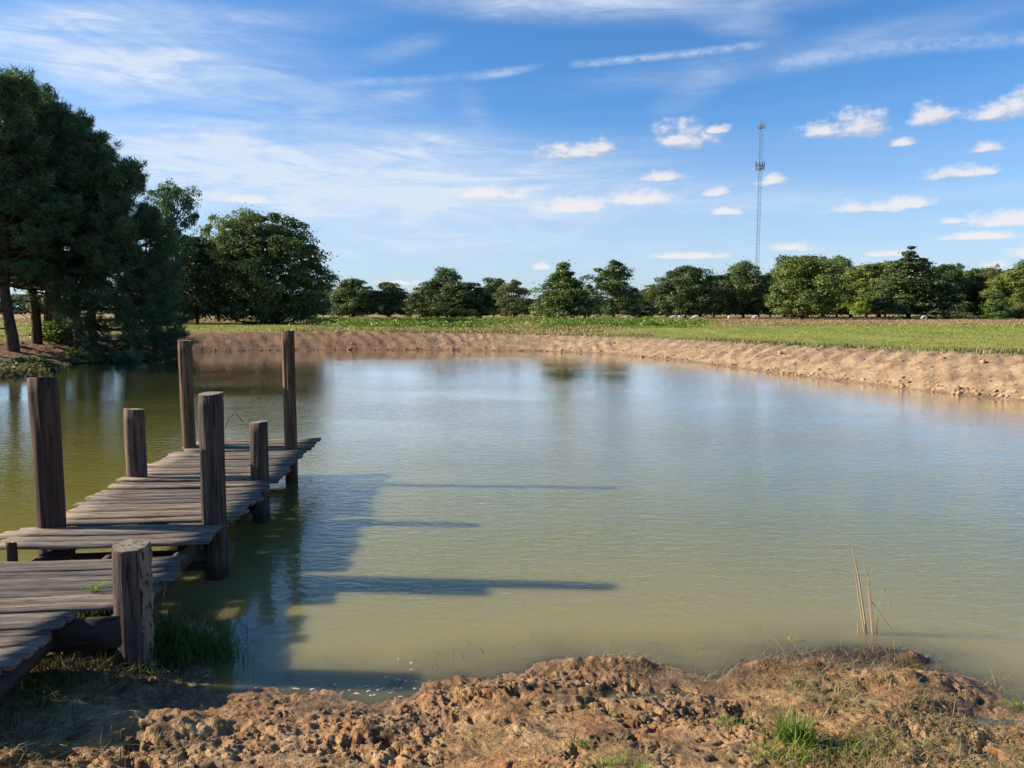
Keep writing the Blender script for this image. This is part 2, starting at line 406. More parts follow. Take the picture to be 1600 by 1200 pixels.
def wood_material(name, stops, grain, bump_d=.006, rough=.85, moss=0.0):
    m, T = material(name)
    tc = T.n('ShaderNodeTexCoord').outputs['Object']
    rnd = T.n('ShaderNodeObjectInfo').outputs['Random']
    off = T.n('ShaderNodeCombineXYZ', {0: T.math('MULTIPLY', rnd, 37), 1: T.math('MULTIPLY', rnd, 91), 2: T.math('MULTIPLY', rnd, 53)}).outputs[0]
    q = T.vmath('ADD', tc, off)
    g1 = T.noise(T.mapping(q, grain), 1.0, 6, .65, .3)
    g2 = T.noise(T.mapping(q, tuple(v * .42 for v in grain)), 1.0, 5, .6)
    damp = T.smooth(T.n('ShaderNodeSeparateXYZ', {0: tc}).outputs[2], .17, .05) if moss < 0 else None
    cr = T.noise(T.mapping(q, tuple(v * 2.2 for v in grain)), 1.0, 2, .5, .2)
    crack = T.smooth(cr, .41, .33)
    f = T.math('ADD', T.math('MULTIPLY', g1, .65), T.math('MULTIPLY', g2, .35))
    col = T.ramp(f, stops)
    hsv = T.n('ShaderNodeHueSaturation', {'Hue': .5, 'Saturation': T.math('MULTIPLY_ADD', rnd, .5, .7), 'Value': T.math('MULTIPLY_ADD', rnd, .65, .68), 'Color': col}).outputs[0]
    col = T.mix(T.math('MULTIPLY', crack, .8), hsv, (.015, .011, .009))
    if damp is not None: col = T.mix(T.math('MULTIPLY', damp, .7), col, T.mix(1.0, col, (.30, .34, .26), 'MULTIPLY'))
    if moss > 0: col = T.mix(T.math('MULTIPLY', T.smooth(g2, .56, .70), moss), col, (.10, .11, .04))
    b = T.n('ShaderNodeBump', {'Strength': .9, 'Distance': bump_d, 'Height': T.math('SUBTRACT', g1, T.math('MULTIPLY', crack, .8))}).outputs[0]
    finish(T, principled(T, col, rough, b, .2))
    return m
M_plank = wood_material('weathered_plank', [(.32, (.042, .032, .023)), (.45, (.140, .110, .082)), (.58, (.255, .208, .158)), (.72, (.40, .345, .27))], (2.4, 60, 50), .010)
M_beam = wood_material('dark_beam', [(.3, (.030, .022, .017)), (.6, (.085, .060, .045)), (.8, (.15, .11, .085))], (2.0, 26, 26))
M_post = wood_material('post_wood', [(.32, (.028, .015, .010)), (.45, (.080, .046, .030)), (.58, (.165, .100, .066)), (.75, (.29, .195, .135))], (34, 34, 1.6), .011, .85, -1)
M_post_dark = wood_material('creosoted_post_wood', [(.30, (.022, .013, .010)), (.5, (.060, .034, .024)), (.75, (.15, .085, .055))], (30, 30, 1.4), .006, .85, -1)
M_endgrain = wood_material('end_grain', [(.3, (.16, .115, .07)), (.6, (.36, .28, .17)), (.8, (.50, .41, .27))], (14, 14, 14), .006, .9, .5)
M_torn = wood_material('torn_wood', [(.3, (.20, .12, .06)), (.55, (.40, .28, .15)), (.8, (.55, .42, .26))], (22, 22, 6), .012)

def bark_material(name, a, b):
    m, T = material(name)
    tc = T.n('ShaderNodeTexCoord').outputs['Object']
    g1 = T.noise(T.mapping(tc, (9, 9, 2.2)), 1.0, 5, .65)
    col = T.ramp(g1, [(.32, a), (.68, b)])
    bb = T.n('ShaderNodeBump', {'Strength': 1.0, 'Distance': .03, 'Height': g1}).outputs[0]
    finish(T, principled(T, col, .95, bb, .1)); return m
M_bark_pine = bark_material('pine_bark', (.040, .026, .019), (.125, .082, .060))
M_bark = bark_material('oak_bark', (.045, .036, .028), (.13, .105, .082))

def leaf_material(name, lo, hi, transl=.30, objcol=True):
    m, T = material(name)
    tv = T.n('ShaderNodeAttribute', attribute_name='tint').outputs['Fac']
    col = T.ramp(tv, [(0.0, lo), (1.0, hi)])
    if objcol: col = T.mix(1.0, col, T.n('ShaderNodeObjectInfo').outputs['Color'], 'MULTIPLY')
    d = T.n('ShaderNodeBsdfDiffuse', {'Color': col}).outputs[0]
    t = T.n('ShaderNodeBsdfTranslucent', {'Color': T.mix(1.0, col, (1.1, 1.25, .55), 'MULTIPLY')}).outputs[0]
    s = T.n('ShaderNodeMixShader', {0: transl, 1: d, 2: t}).outputs[0]
    gls = T.n('ShaderNodeBsdfGlossy', {'Color': (1, 1, 1, 1), 'Roughness': .45}).outputs[0]
    finish(T, T.n('ShaderNodeMixShader', {0: .018, 1: s, 2: gls}).outputs[0]); return m
M_leaf = leaf_material('broad_leaf', (.070, .096, .040), (.165, .200, .082))
M_needle = leaf_material('pine_needle', (.060, .098, .054), (.125, .178, .088), .3)
M_cedar = leaf_material('cedar_leaf', (.045, .070, .030), (.115, .145, .065), .15)
M_blade = leaf_material('green_blade', (.055, .110, .018), (.20, .25, .060), .35)
M_pasture = leaf_material('pasture_blade', (.14, .175, .028), (.31, .32, .072), .35)
M_dry = leaf_material('dry_blade', (.13, .095, .045), (.42, .33, .17), .25)
M_seed = leaf_material('seedy_grass', (.10, .085, .045), (.27, .23, .115), .25)

def plain(name, color, rough=.8, spec=.3):
    m, T = material(name)
    tc = T.n('ShaderNodeTexCoord').outputs['Object']
    nn = T.noise(tc, 6, 4, .6)
    dark = tuple(v * .72 for v in color)
    finish(T, principled(T, T.mix(nn, dark, color), rough, None, spec)); return m

# ---------------------------------------------------------------- ground sheet and water
ang = np.concatenate([np.arange(-180, -76, 2.0), np.arange(-76, -40, .45), np.arange(-40, 40, .135), np.arange(40, 76, .45), np.arange(76, 180, 2.0)])
rad = [.5]
while rad[-1] < 1400:
    r_ = rad[-1]
    rad.append(r_ * (1 + (.05 if r_ < 2.2 else .0034 if r_ < 5.0 else .0075 if r_ < 60 else .02 if r_ < 250 else .08)))
rad = np.array(rad)
th = np.radians(ang)
GX = rad[:, None] * np.sin(th)[None, :]; GY = rad[:, None] * np.cos(th)[None, :]
nr, na = GX.shape
h, sd, arc, hc, wdt, near = height(GX, GY, True)
d = -sd
gx, gy = GX.ravel(), GY.ravel()
jag = .5 * (fbm(gx * 1.5, gy * 1.5, 90, 3) - .5)
clay_w = (1 - sstep(near, .1, .4)) * (1 - sstep(d + 1.2 * jag, wdt - .25, wdt + .35))
mud_w = sstep(near, .1, .4) * (1 - sstep(d + 2 * jag, 3.2, 5.0))
far = np.hypot(gx, gy)
pn = fbm(gx / 9, gy / 14, 91, 3)
lf = (1 - sstep(gx + 6 * (pn - .5), 5, 13)) * (.25 + .75 * sstep(gx / np.maximum(gy, 1), -.31, -.24))
dry_w = np.clip(sstep(gy + 14 * (pn - .5), 60, 72) * .9 + .9 * (1 - sstep(np.abs(d - wdt - 1.5), 0, 2.5)) * lf + sstep(pn, .52, .7) * .5 * lf + .08, 0, 1)
mkx, mky = on_plane(1360, 1022)
muck_w = np.clip(1.5 * np.exp(-((gx - mkx) / .75) ** 2 - ((gy - mky) / .22) ** 2), 0, 1) * (.4 + .9 * fbm(gx * 5, gy * 9, 95, 3)) * (h < .06)
verts = np.stack([gx, gy, h], 1)
ii, jj = np.meshgrid(np.arange(nr - 1), np.arange(na), indexing='ij')
j2 = (jj + 1) % na
quads = np.stack([ii * na + jj, (ii + 1) * na + jj, (ii + 1) * na + j2, ii * na + j2], -1).reshape(-1, 4)[:, ::-1]
cen = lambda a: a[quads].mean(1)
qsd, qd, qn, qw = cen(sd), cen(d), cen(near), cen(wdt)
zone = np.where(qsd > .6, 3, np.where(qn > .3, np.where(qd < 4.5, 0, 2), np.where(qd < qw, 1, 2)))
NAMES = [('muddy_shore', 'churned brown mud shore in the foreground'), ('earth_bank', 'raked bare clay bank around the far side of the pond'),
         ('meadow', 'flat green and tan pasture beyond the pond'), ('pond_bed', 'sandy bed under the pond water')]
def sub(mask, name, label, mat, z=None, attrs=None, smooth=True):
    q = quads[mask]; used, inv = np.unique(q, return_inverse=True)
    v = verts[used].copy()
    if z is not None: v[:, 2] = z
    at_ = {k: a[used] for k, a in attrs.items()}
    me = new_mesh(name, v, inv.reshape(q.shape), smooth, at_, [mat])
    return link(name, me, label=label, kind='structure')
for z_, (nm, lb) in enumerate(NAMES):
    sub(zone == z_, nm, lb, M_ground, attrs={'clay': clay_w, 'mud': mud_w, 'dry': dry_w, 'muck': muck_w})
hmin = h[quads].min(1)
water = sub((hmin < .01) & (qsd > -1.2), 'water', 'still murky olive pond water reflecting the sky', M_water, 0.0, {'depth': -h})

# ---------------------------------------------------------------- grass and straw blades
def blades(p, hgt, wid, lean, seed=0, az=None, flat=False):
    """curved grass blades: (n,3) roots -> verts, tris, tint"""
    r = np.random.default_rng(seed); n = len(p)
    a = r.uniform(0, 2 * math.pi, n) if az is None else az
    b = a + r.normal(math.pi / 2, .5, n)
    D = np.stack([np.cos(a), np.sin(a), np.zeros(n)], 1); S = np.stack([np.cos(b), np.sin(b), np.zeros(n)], 1)
    hgt = np.broadcast_to(hgt, n)[:, None]; wid = np.broadcast_to(wid, n)[:, None]; lean = np.broadcast_to(lean, n)[:, None]
    Z = np.array([[0, 0, 1.0]])
    up = np.clip(1 - .45 * lean, .05, 1)
    mid = p + D * hgt * lean * .35 + Z * hgt * .55 * up
    tip = p + D * hgt * lean + Z * hgt * up * (.95 - .35 * np.clip(lean - .5, 0, 1))
    if flat:
        mid = p + D * hgt * .5 + Z * (lean * .5 + .012); tip = p + D * hgt + Z * lean
    v = np.stack([p - S * wid, p + S * wid, mid - S * wid * .8, mid + S * wid * .8, tip], 1).reshape(-1, 3)
    o = (np.arange(n) * 5)[:, None, None]
    f = (o + np.array([[0, 1, 3], [0, 3, 2], [2, 3, 4]])[None]).reshape(-1, 3)
    return v, f, np.repeat(r.uniform(0, 1, n), 5)

def scatter_grass(name, x, y, hgt, wid, lean, mat, seed, label, cat='grass', lift=-.01, flat=False, az=None, tintmul=None):
    z = height(x, y) + lift
    v, f, t = blades(np.stack([x, y, z], 1), hgt, wid, lean, seed, az, flat)
    if tintmul is not None: t = t * np.repeat(tintmul, 5)
    return link(name, new_mesh(name, v, f, False, {'tint': t}, [mat]), label=label, cat=cat, kind='stuff')

def polar_pts(n, rmin, rmax, a0, a1, seed):
    r = np.random.default_rng(seed)
    rr = rmin * (rmax / rmin) ** r.uniform(0, 1, n); t = np.radians(r.uniform(a0, a1, n))
    return rr * np.sin(t), rr * np.cos(t)

# short pasture
x, y = polar_pts(240000, 17, 130, -40, 40, 1)
sd_, _, _, w_, nn_ = pond(x, y)
keep = (-sd_ > w_ + .5) & (nn_ < .5) & (y + 14 * (fbm(x / 9, y / 14, 91, 3) - .5) < 68); x, y = x[keep], y[keep]
rr = np.hypot(x, y)
scatter_grass('pasture_grass', x, y, (.03 + .0008 * rr) * np.random.default_rng(2).uniform(.5, 1.3, x.size), .004 + .00042 * rr, .7, M_pasture, 3, 'short green pasture grass covering the field')
# seedy weeds along the crest of the bank
x, y = polar_pts(220000, 17, 60, -40, 40, 4)
sd_, arc_, _, w_, nn_ = pond(x, y); dd = -sd_ - w_
dens = np.exp(-((dd - .5) / .5) ** 2) * (.15 + 1.2 * sstep(fbm(arc_ * .35, arc_ * 0 + 3, 5, 3), .38, .62))
keep = (np.random.default_rng(5).uniform(0, 1, x.size) < dens) & (nn_ < .4); x, y = x[keep], y[keep]
scatter_grass('crest_weeds', x, y, np.random.default_rng(6).uniform(.06, .30, x.size), .006 + .0004 * np.hypot(x, y), .45, M_seed, 7, 'brownish seedy grass fringing the top of the clay bank')
x, y = polar_pts(130000, 44, 150, -36, 40, 13)
sd_, _, _, w_, nn_ = pond(x, y)
keep = (-sd_ > w_ + .4) & (fbm(x / 6, y / 6, 14, 3) + .25 * sstep(y, 66, 76) > .46) & ((x < 8) | (y > 62)) & ((x / y > -.27) | (y > 74) | (np.random.default_rng(17).uniform(0, 1, x.size) < .12)); x, y = x[keep], y[keep]
scatter_grass('hay_grass', x, y, np.random.default_rng(15).uniform(.06, .24, x.size), .03, .5, M_dry, 16, 'tan dry grass between the bank and the trees')

# near-shore litter
def shore_pts(n, seed, dmin, dmax, amax=40):
    x, y = polar_pts(n, 1.9, 6.2, -amax, amax, seed)
    s, _, _, _, nn = pond(x, y)
    k = (-s > dmin) & (-s < dmax) & (nn > .5)
    return x[k], y[k]
x, y = shore_pts(52000, 20, -.22, 2.6)
k = fbm(x * 1.1 + 3, y * 1.6, 21, 3) + .08 * sstep(x, -1, 2) > .50; x, y = x[k], y[k]
r_ = np.random.default_rng(22)
z = height(x, y); ok = z > -.03; x, y = x[ok], y[ok]
scatter_grass('dead_grass_litter', x, y, r_.gamma(2.2, .035, x.size) + .02, r_.uniform(.0007, .0018, x.size), r_.gamma(1.2, .010, x.size), M_dry, 23, 'matted straw and dead grass strewn over the mud', 'straw', .004, True,
              az=r_.normal(.9, .9, x.size) + math.pi * r_.integers(0, 2, x.size))
x, y = shore_pts(14000, 24, .15, 2.6)
k = (fbm(x * 1.9 + 9, y * 1.9, 25, 3) > .575); x, y = x[k], y[k]
r_ = np.random.default_rng(26)
scatter_grass('sparse_grass', x, y, r_.uniform(.03, .11, x.size), r_.uniform(.0015, .003, x.size), r_.uniform(.3, 1.1, x.size), M_blade, 27, 'thin green grass sprouting from the mud')
x, y = shore_pts(2600, 28, -.45, .12)
r_ = np.random.default_rng(29)
k = fbm(x * 1.4, y * 2, 30, 2) > .44; x, y = x[k], y[k]
zz_ = np.maximum(height(x, y), 0.002)
v, f, t = blades(np.stack([x, y, zz_], 1), r_.gamma(2, .045, x.size) + .03, .0016, r_.uniform(.0, .05, x.size), 31, None, True)
link('floating_debris', new_mesh('floating_debris', v, f, False, {'tint': t}, [M_seed]), label='drowned grass stems floating along the waterline', cat='debris', kind='stuff')

# mud clods
def ico(sub_):
    bmx = bpy.data.meshes.new('t'); import bmesh
    b = bmesh.new(); bmesh.ops.create_icosphere(b, subdivisions=sub_, radius=1); b.to_mesh(bmx); b.free()
    v = np.array([q.co[:] for q in bmx.vertices]); f = np.array([p.vertices[:] for p in bmx.polygons]); bpy.data.meshes.remove(bmx); return v, f
ICO1, ICO2 = ico(1), ico(2)
def lumps(x, y, size, base, seed, squash=.65):
    r = np.random.default_rng(seed); v0, f0 = base; n = len(x)
    z = height(x, y)
    rotz = r.uniform(0, 6.28, n); c, s = np.cos(rotz), np.sin(rotz)
    amp = 1 + .62 * (r.uniform(0, 1, (n, len(v0))) - .5) + .35 * (r.uniform(0, 1, (n, 1)) - .5)
    v = v0[None] * amp[..., None] * np.stack([r.uniform(.7, 1.4, n), r.uniform(.7, 1.2, n), r.uniform(.45, .9, n) * squash / .65], 1)[:, None]
    vx = v[..., 0] * c[:, None] - v[..., 1] * s[:, None]; vy = v[..., 0] * s[:, None] + v[..., 1] * c[:, None]
    v = np.stack([vx, vy, v[..., 2]], -1) * size[:, None, None] + np.stack([x, y, z + size * .15], 1)[:, None]
    return v.reshape(-1, 3), (f0[None] + (np.arange(n) * len(v0))[:, None, None]).reshape(-1, 3)
M_clod, T = material('clod')
pos = T.n('ShaderNodeNewGeometry').outputs['Position']
n2 = T.noise(pos, 11, 5, .65); n3 = T.noise(pos, 70, 4, .6)
cc = T.ramp(n2, [(.30, (.085, .050, .025)), (.5, (.19, .118, .060)), (.70, (.33, .228, .126))])
cc = T.mix(T.math('MULTIPLY', T.smooth(n3, .45, .75), .4), cc, (.085, .05, .028))
finish(T, principled(T, cc, .95, T.n('ShaderNodeBump', {'Strength': .9, 'Distance': .008, 'Height': n3}).outputs[0], .15))
x, y = shore_pts(20000, 33, .06, 2.6)
k = (fbm(x * 2.1, y * 2.6, 60, 3) > .47) & (np.exp(-(((x + 1.95) / .75) ** 2 + ((y - 3.68) / .28) ** 2)) < .35); x, y = x[k], y[k]
r_ = np.random.default_rng(34)
v1, f1 = lumps(x, y, np.clip(r_.lognormal(-5.15, .45, x.size), .003, .013), ICO1, 35)
x, y = shore_pts(260, 36, .10, 2.6)
k = (fbm(x * 2.1, y * 2.6, 60, 3) > .46); x, y = x[k], y[k]
v2, f2 = lumps(x, y, np.clip(np.random.default_rng(37).lognormal(-4.1, .40, x.size), .010, .032), ICO2, 38)
v, f = join([(v1, f1), (v2, f2)])
link('mud_clods', new_mesh('mud_clods', v, f, False, None, [M_clod]), label='crumbled clods of mud scattered over the near shore', cat='mud', kind='stuff')

# clods and stones along the foot of the far bank
x, y = polar_pts(60000, 17, 48, -34, 40, 39)
sd_, _, _, w_, nn_ = pond(x, y)
r_ = np.random.default_rng(40)
dens = (.05 + .8 * np.exp(-((-sd_ - .12) / .22) ** 2)) * (-sd_ > 0.02) * (-sd_ < w_)
k = (r_.uniform(0, 1, x.size) < dens) & (nn_ < .3); x, y = x[k], y[k]
v, f = lumps(x, y, np.clip(r_.lognormal(-3.3, .45, x.size), .02, .09), ICO1, 41)
M_bankclod, T = material('bank_clod')
pos = T.n('ShaderNodeNewGeometry').outputs['Position']
cc = T.ramp(T.noise(pos, 2.5, 4, .6), [(.3, (.17, .105, .065)), (.5, (.31, .205, .125)), (.7, (.46, .33, .21))])
finish(T, principled(T, cc, .95))
link('bank_clods', new_mesh('bank_clods', v, f, False, None, [M_bankclod]), label='dry clods lying on the raked clay bank', cat='clay', kind='stuff')

# ---------------------------------------------------------------- dock
dock = link('wooden_dock', None, label='weathered grey plank dock with tall round posts on the left', cat='dock', loc=(-2.9, 3.1, 0))
DO = np.array([-2.9, 3.1, 0])
AX = np.array([-.105, 1.0, 0]); AX /= np.linalg.norm(AX)       # along the dock, out into the pond
CX = np.array([AX[1], -AX[0], 0])                              # across, to the right
dock_yaw = math.atan2(CX[1], CX[0])
def row_x(Y, side): return (-2.34 - .105 * (Y - 5.93)) if side > 0 else (-3.6 - .110 * (Y - 5.84))

def plank(left, right, yc, z, wid, thick, tilt=0.0, dz=0.0):
    """one board: 7 stations of a 4-corner section, uneven ends and edges"""
    r = random.random
    n = 7
    c0, c1 = row_x(yc, -1) + left, row_x(yc, 1) + right
    L = c1 - c0; mid = np.array([(c0 + c1) / 2, yc + .03, z])
    V_ = []
    bow = (r() - .5) * .03; sag = -(r() * .012)
    for i in range(n):
        t = i / (n - 1); x = (t - .5) * L
        wa, wb = wid / 2 * (1 + .10 * (r() - .5)), wid / 2 * (1 + .10 * (r() - .5))
        e0 = (r() - .5) * .05 if i in (0, n - 1) else 0; e1 = (r() - .5) * .05 if i in (0, n - 1) else 0
        b = bow * (4 * t * (1 - t)); zc = sag * 4 * t * (1 - t) + tilt * (t - .5) * L + (r() - .5) * .004
        V_ += [(x + e0, -wa + b, zc - thick), (x + e0, -wa + b, zc + (r() - .5) * .002), (x + e1, wb + b, zc + (r() - .5) * .002), (x + e1, wb + b, zc - thick)]
    Fc = []
    for i in range(n - 1):
        for k in range(4):
            Fc.append((i * 4 + k, i * 4 + (k + 1) % 4, i * 4 + 4 + (k + 1) % 4, i * 4 + 4 + k))
    Fc += [(3, 2, 1, 0), (n * 4 - 4, n * 4 - 3, n * 4 - 2, n * 4 - 1)]
    o = link('plank', new_mesh('plank', V_, np.array(Fc)[:, ::-1], False, None, [M_plank]), dock)
    o.location = mid - DO
    o.rotation_euler = (dz, 0, dock_yaw + random.gauss(0, .008))
    return o
Z2 = .415; ZD = .43
def run(y0, y1, z, wl, wr, wid=.118, zt=0.0):
    y = y0
    while y < y1 - .05:
        w_ = wid * random.uniform(.9, 1.08)
        plank(-wl() , wr(), y + w_ / 2, z + random.gauss(0, .004) + zt * (y - y0), w_ - random.uniform(.002, .007), .023, random.gauss(0, .004), random.gauss(0, .005))
        y += w_
U = random.uniform
run(3.30, 4.12, .425, lambda: .10, lambda: -.30 + U(-.03, .03))                # landward boards
run(4.22, 5.14, .405, lambda: .13 + U(-.03, .03), lambda: .02 + U(-.07, .03))  # second bay
run(5.33, 5.86, .447, lambda: .15 + U(-.02, .12), lambda: .045 + U(-.02, .02), .135)   # boards in front of the tall pair
run(6.02, 7.50, .432, lambda: .11 + U(-.04, .04), lambda: .15 + U(-.05, .03))
run(7.50, 7.66, .455, lambda: .12, lambda: .19, .150)
run(7.72, 9.10, .432, lambda: .10 + U(-.04, .04), lambda: .18 + U(-.05, .04))
plank(-.05, .22, 9.42, .450, .075, .034); plank(-.02, .20, 9.27, .440, .10, .034)
plank(-.02, .24, 9.62, .458, .13, .034); plank(.02, .26, 9.77, .462, .13, .034, .004)

def beam(a, b, w_, hgt_, name='beam', mat=None):
    a, b = np.array(a, float), np.array(b, float); dvec = b - a; L = np.linalg.norm(dvec)
    V_ = []; n = 5
    for i in range(n):
        t = i / (n - 1)
        for (sy, sz) in ((-1, -1), (-1, 1), (1, 1), (1, -1)):
            V_.append(((t - .5) * L, sy * w_ / 2 + U(-.004, .004), sz * hgt_ / 2 + U(-.004, .004)))
    Fc = [(i * 4 + k, i * 4 + (k + 1) % 4, i * 4 + 4 + (k + 1) % 4, i * 4 + 4 + k) for i in range(n - 1) for k in range(4)] + [(3, 2, 1, 0), (n * 4 - 4, n * 4 - 3, n * 4 - 2, n * 4 - 1)]
    o = link(name, new_mesh(name, V_, np.array(Fc)[:, ::-1], False, None, [mat or M_beam]), dock)
    o.location = (a + b) / 2 - DO
    o.rotation_euler = (0, -math.asin(dvec[2] / L), math.atan2(dvec[1], dvec[0]))
    return o
for off in (.16, .63, 1.10):     # stringers under the boards
    zb = .30
    beam((row_x(3.25, -1) + off * .8, 3.25, zb - .01), (row_x(4.08, -1) + off * .8, 4.08, zb + .02), .05, .09, 'stringer')
    beam((row_x(4.26, -1) + off + .05, 4.26, zb - .015), (row_x(5.75, -1) + off + .05, 5.75, zb + .01), .05, .15, 'stringer')
    beam((row_x(5.60, -1) + off, 5.60, zb + .018), (row_x(7.70, -1) + off, 7.70, zb), .05, .15, 'stringer')
    beam((row_x(7.55, -1) + off + .05, 7.55, zb), (row_x(9.75, -1) + off + .05, 9.75, zb + .02), .05, .15, 'stringer')
for Y in (4.20, 5.80, 7.52, 9.28):   # cross beams bolted to the posts
    beam((row_x(Y, -1) - .02, Y - .02, .155 if Y > 5 else .245), (row_x(Y, 1) - .03, Y + .11, .155 if Y > 5 else .245), .05, .15, 'cross_beam')
beam((row_x(4.16, -1) + .62, 4.10, .30), (row_x(4.16, 1) - .05, 4.16, .315), .05, .17, 'cross_beam')

def post(x, y, z0, z1, r, mat, lean=(0, 0), seed=0, torn=False):
    """round post: knobbly lofted shaft, sawn top; the torn one has a ragged broken-out side"""
    sides, n = (56, 46) if torn else (48, 20)
    i_, j_ = np.meshgrid(np.arange(n), np.arange(sides), indexing='ij')
    t = i_ / (n - 1); z = z0 + (z1 - z0) * t; a = 2 * math.pi * j_ / sides
    ca, sa = np.cos(a), np.sin(a)
    k = r * (1 + .16 * (fbm(ca * 1.6 + seed * 3.1, sa * 1.6 + z * .7, seed, 2) - .5) + .05 * (vnoise(a * 3.2, z * .6, seed + 5) - .5) + .03 * (vnoise(a * 5, z * 3, seed + 6) - .5))
    ck = np.abs(2 * vnoise(a * 2.6 + .25 * fbm(z * 2, z * 0, seed, 2), z * .35 + seed, seed + 9) - 1)
    k = k * (1 - .075 * (1 - sstep(ck, .0, .16)) * (j_ > 0))
    tw = np.zeros_like(k)
    if torn:
        c = np.cos(a - .02) + .35 * (fbm(z * 9, a * 3, 31, 3) - .5)
        tw = sstep(c, .66, .74) * sstep(t, .22, .30)
        k = k * (1 - .16 * tw) + tw * r * .55 * (fbm(z * 22, a * 6, 33, 3) - .5)
    zz_ = z.copy(); zz_[-1] += .008 * np.cos(a[-1] * 1.0 + seed) + .006 * (vnoise(a[-1] * 2, a[-1] * 0, seed) - .5); k[-1] *= .965
    X = lean[0] * (z - .4) + k * ca; Yv = lean[1] * (z - .4) + k * sa
    V_ = np.stack([X, Yv, zz_], -1).reshape(-1, 3)
    q = [(i * sides + j, i * sides + (j + 1) % sides, (i + 1) * sides + (j + 1) % sides, (i + 1) * sides + j) for i in range(n - 1) for j in range(sides)]
    mi = [2 if torn and tw[i, j] > .5 else 0 for i in range(n - 1) for j in range(sides)]
    cx_, cy_ = lean[0] * (z1 - .4), lean[1] * (z1 - .4)
    base, top0 = len(V_), (n - 1) * sides
    top = V_[top0:]; ring = top * .5 + np.array([cx_, cy_, z1]) * .5
    V_ = np.concatenate([V_, ring, [[cx_, cy_, z1]]])
    q += [(top0 + j, top0 + (j + 1) % sides, base + (j + 1) % sides, base + j) for j in range(sides)]
    q += [(base + j, base + (j + 1) % sides, base + (j + 2) % sides, base + sides) for j in range(0, sides, 2)]
    mi += [1] * (sides + sides // 2)
    me = new_mesh('post', V_, q, True, None, [mat, M_endgrain, M_torn], mi)
    for p_ in me.polygons:
        if p_.material_index == 1: p_.use_smooth = False
    o = link('post', me, dock); o.location = np.array([x, y, 0]) - DO
    return o
post(-3.60, 5.87, -.6, 1.60, .104, M_post_dark, (-.004, 0), 1)['label'] = 'thick dark post'
post(-3.80, 7.66, -.9, 1.13, .099, M_post, (0, 0), 2)
post(-3.99, 9.40, -1., 1.755, .078, M_post, (-.012, 0), 3)
post(-2.19, 4.32, -.2, .765, .107, M_post, (.012, 0), 4, True)['label'] = 'short split stump of a post with torn pale side'
post(-2.35, 5.95, -.6, 1.47, .091, M_post, (.002, 0), 5)
post(-2.53, 7.59, -.9, 1.01, .086, M_post, (0, 0), 6)
post(-2.72, 9.33, -1., 1.87, .075, M_post, (.002, 0), 7)
post(-3.50, 5.24, .0, .50, .035, M_post_dark, (0, 0), 8)
# ---------------------------------------------------------------- trees
def leaf_quads(p, nrm, size, seed):
    """small bent leaf-spray quads at p, facing roughly nrm"""
    r = np.random.default_rng(seed); n = len(p)
    nv = nrm + r.normal(0, .55, (n, 3)); nv /= np.linalg.norm(nv, axis=1)[:, None] + 1e-9
    t = np.cross(nv, r.normal(0, 1, (n, 3))); t /= np.linalg.norm(t, axis=1)[:, None] + 1e-9
    b = np.cross(nv, t); s = (np.broadcast_to(size, n) * r.uniform(.6, 1.3, n))[:, None]
    e = r.uniform(.45, .8, n)[:, None]
    v = np.stack([p - t * s, p - b * s * e + nv * s * .15, p + t * s, p + b * s * e + nv * s * .1], 1).reshape(-1, 3)
    f = (np.arange(n) * 4)[:, None] + np.array([[0, 1, 2, 3]])
    return v, f

# tall rank weeds on the far side: leafy sprays heaped in clumps
x, y = polar_pts(330000, 48, 100, -27, 20, 8)
u_ = x / y
dens = sstep(fbm(x / 5, y / 4, 9, 3), .42, .60) * sstep(u_, -.27, -.22) * (1 - sstep(u_, .20, .27)) * sstep(y, 53, 57) * (1 - sstep(y, 84, 98))
r_ = np.random.default_rng(9)
keep = r_.uniform(0, 1, x.size) < dens * .55; x, y = x[keep], y[keep]
hh = (.16 + 1.1 * np.clip(fbm(x / 1.6, y / 1.6, 11, 3) - .30, 0, 1)) * r_.uniform(.15, 1, x.size) ** .6
v, f = leaf_quads(np.stack([x, y, height(x, y) + hh], 1), np.stack([r_.normal(-.2, .5, x.size), r_.normal(-.4, .5, x.size), np.full(x.size, .8)], 1), .085, 12)
o = link('rank_weeds', new_mesh('rank_weeds', v, f, False, {'tint': np.repeat(np.clip(r_.normal(.45, .25, x.size), 0, 1), 4)}, [M_blade]), label='bright green rank weeds along the far side of the pond', cat='weeds', kind='stuff')
o.color = (1.05, 1.12, .75, 1)

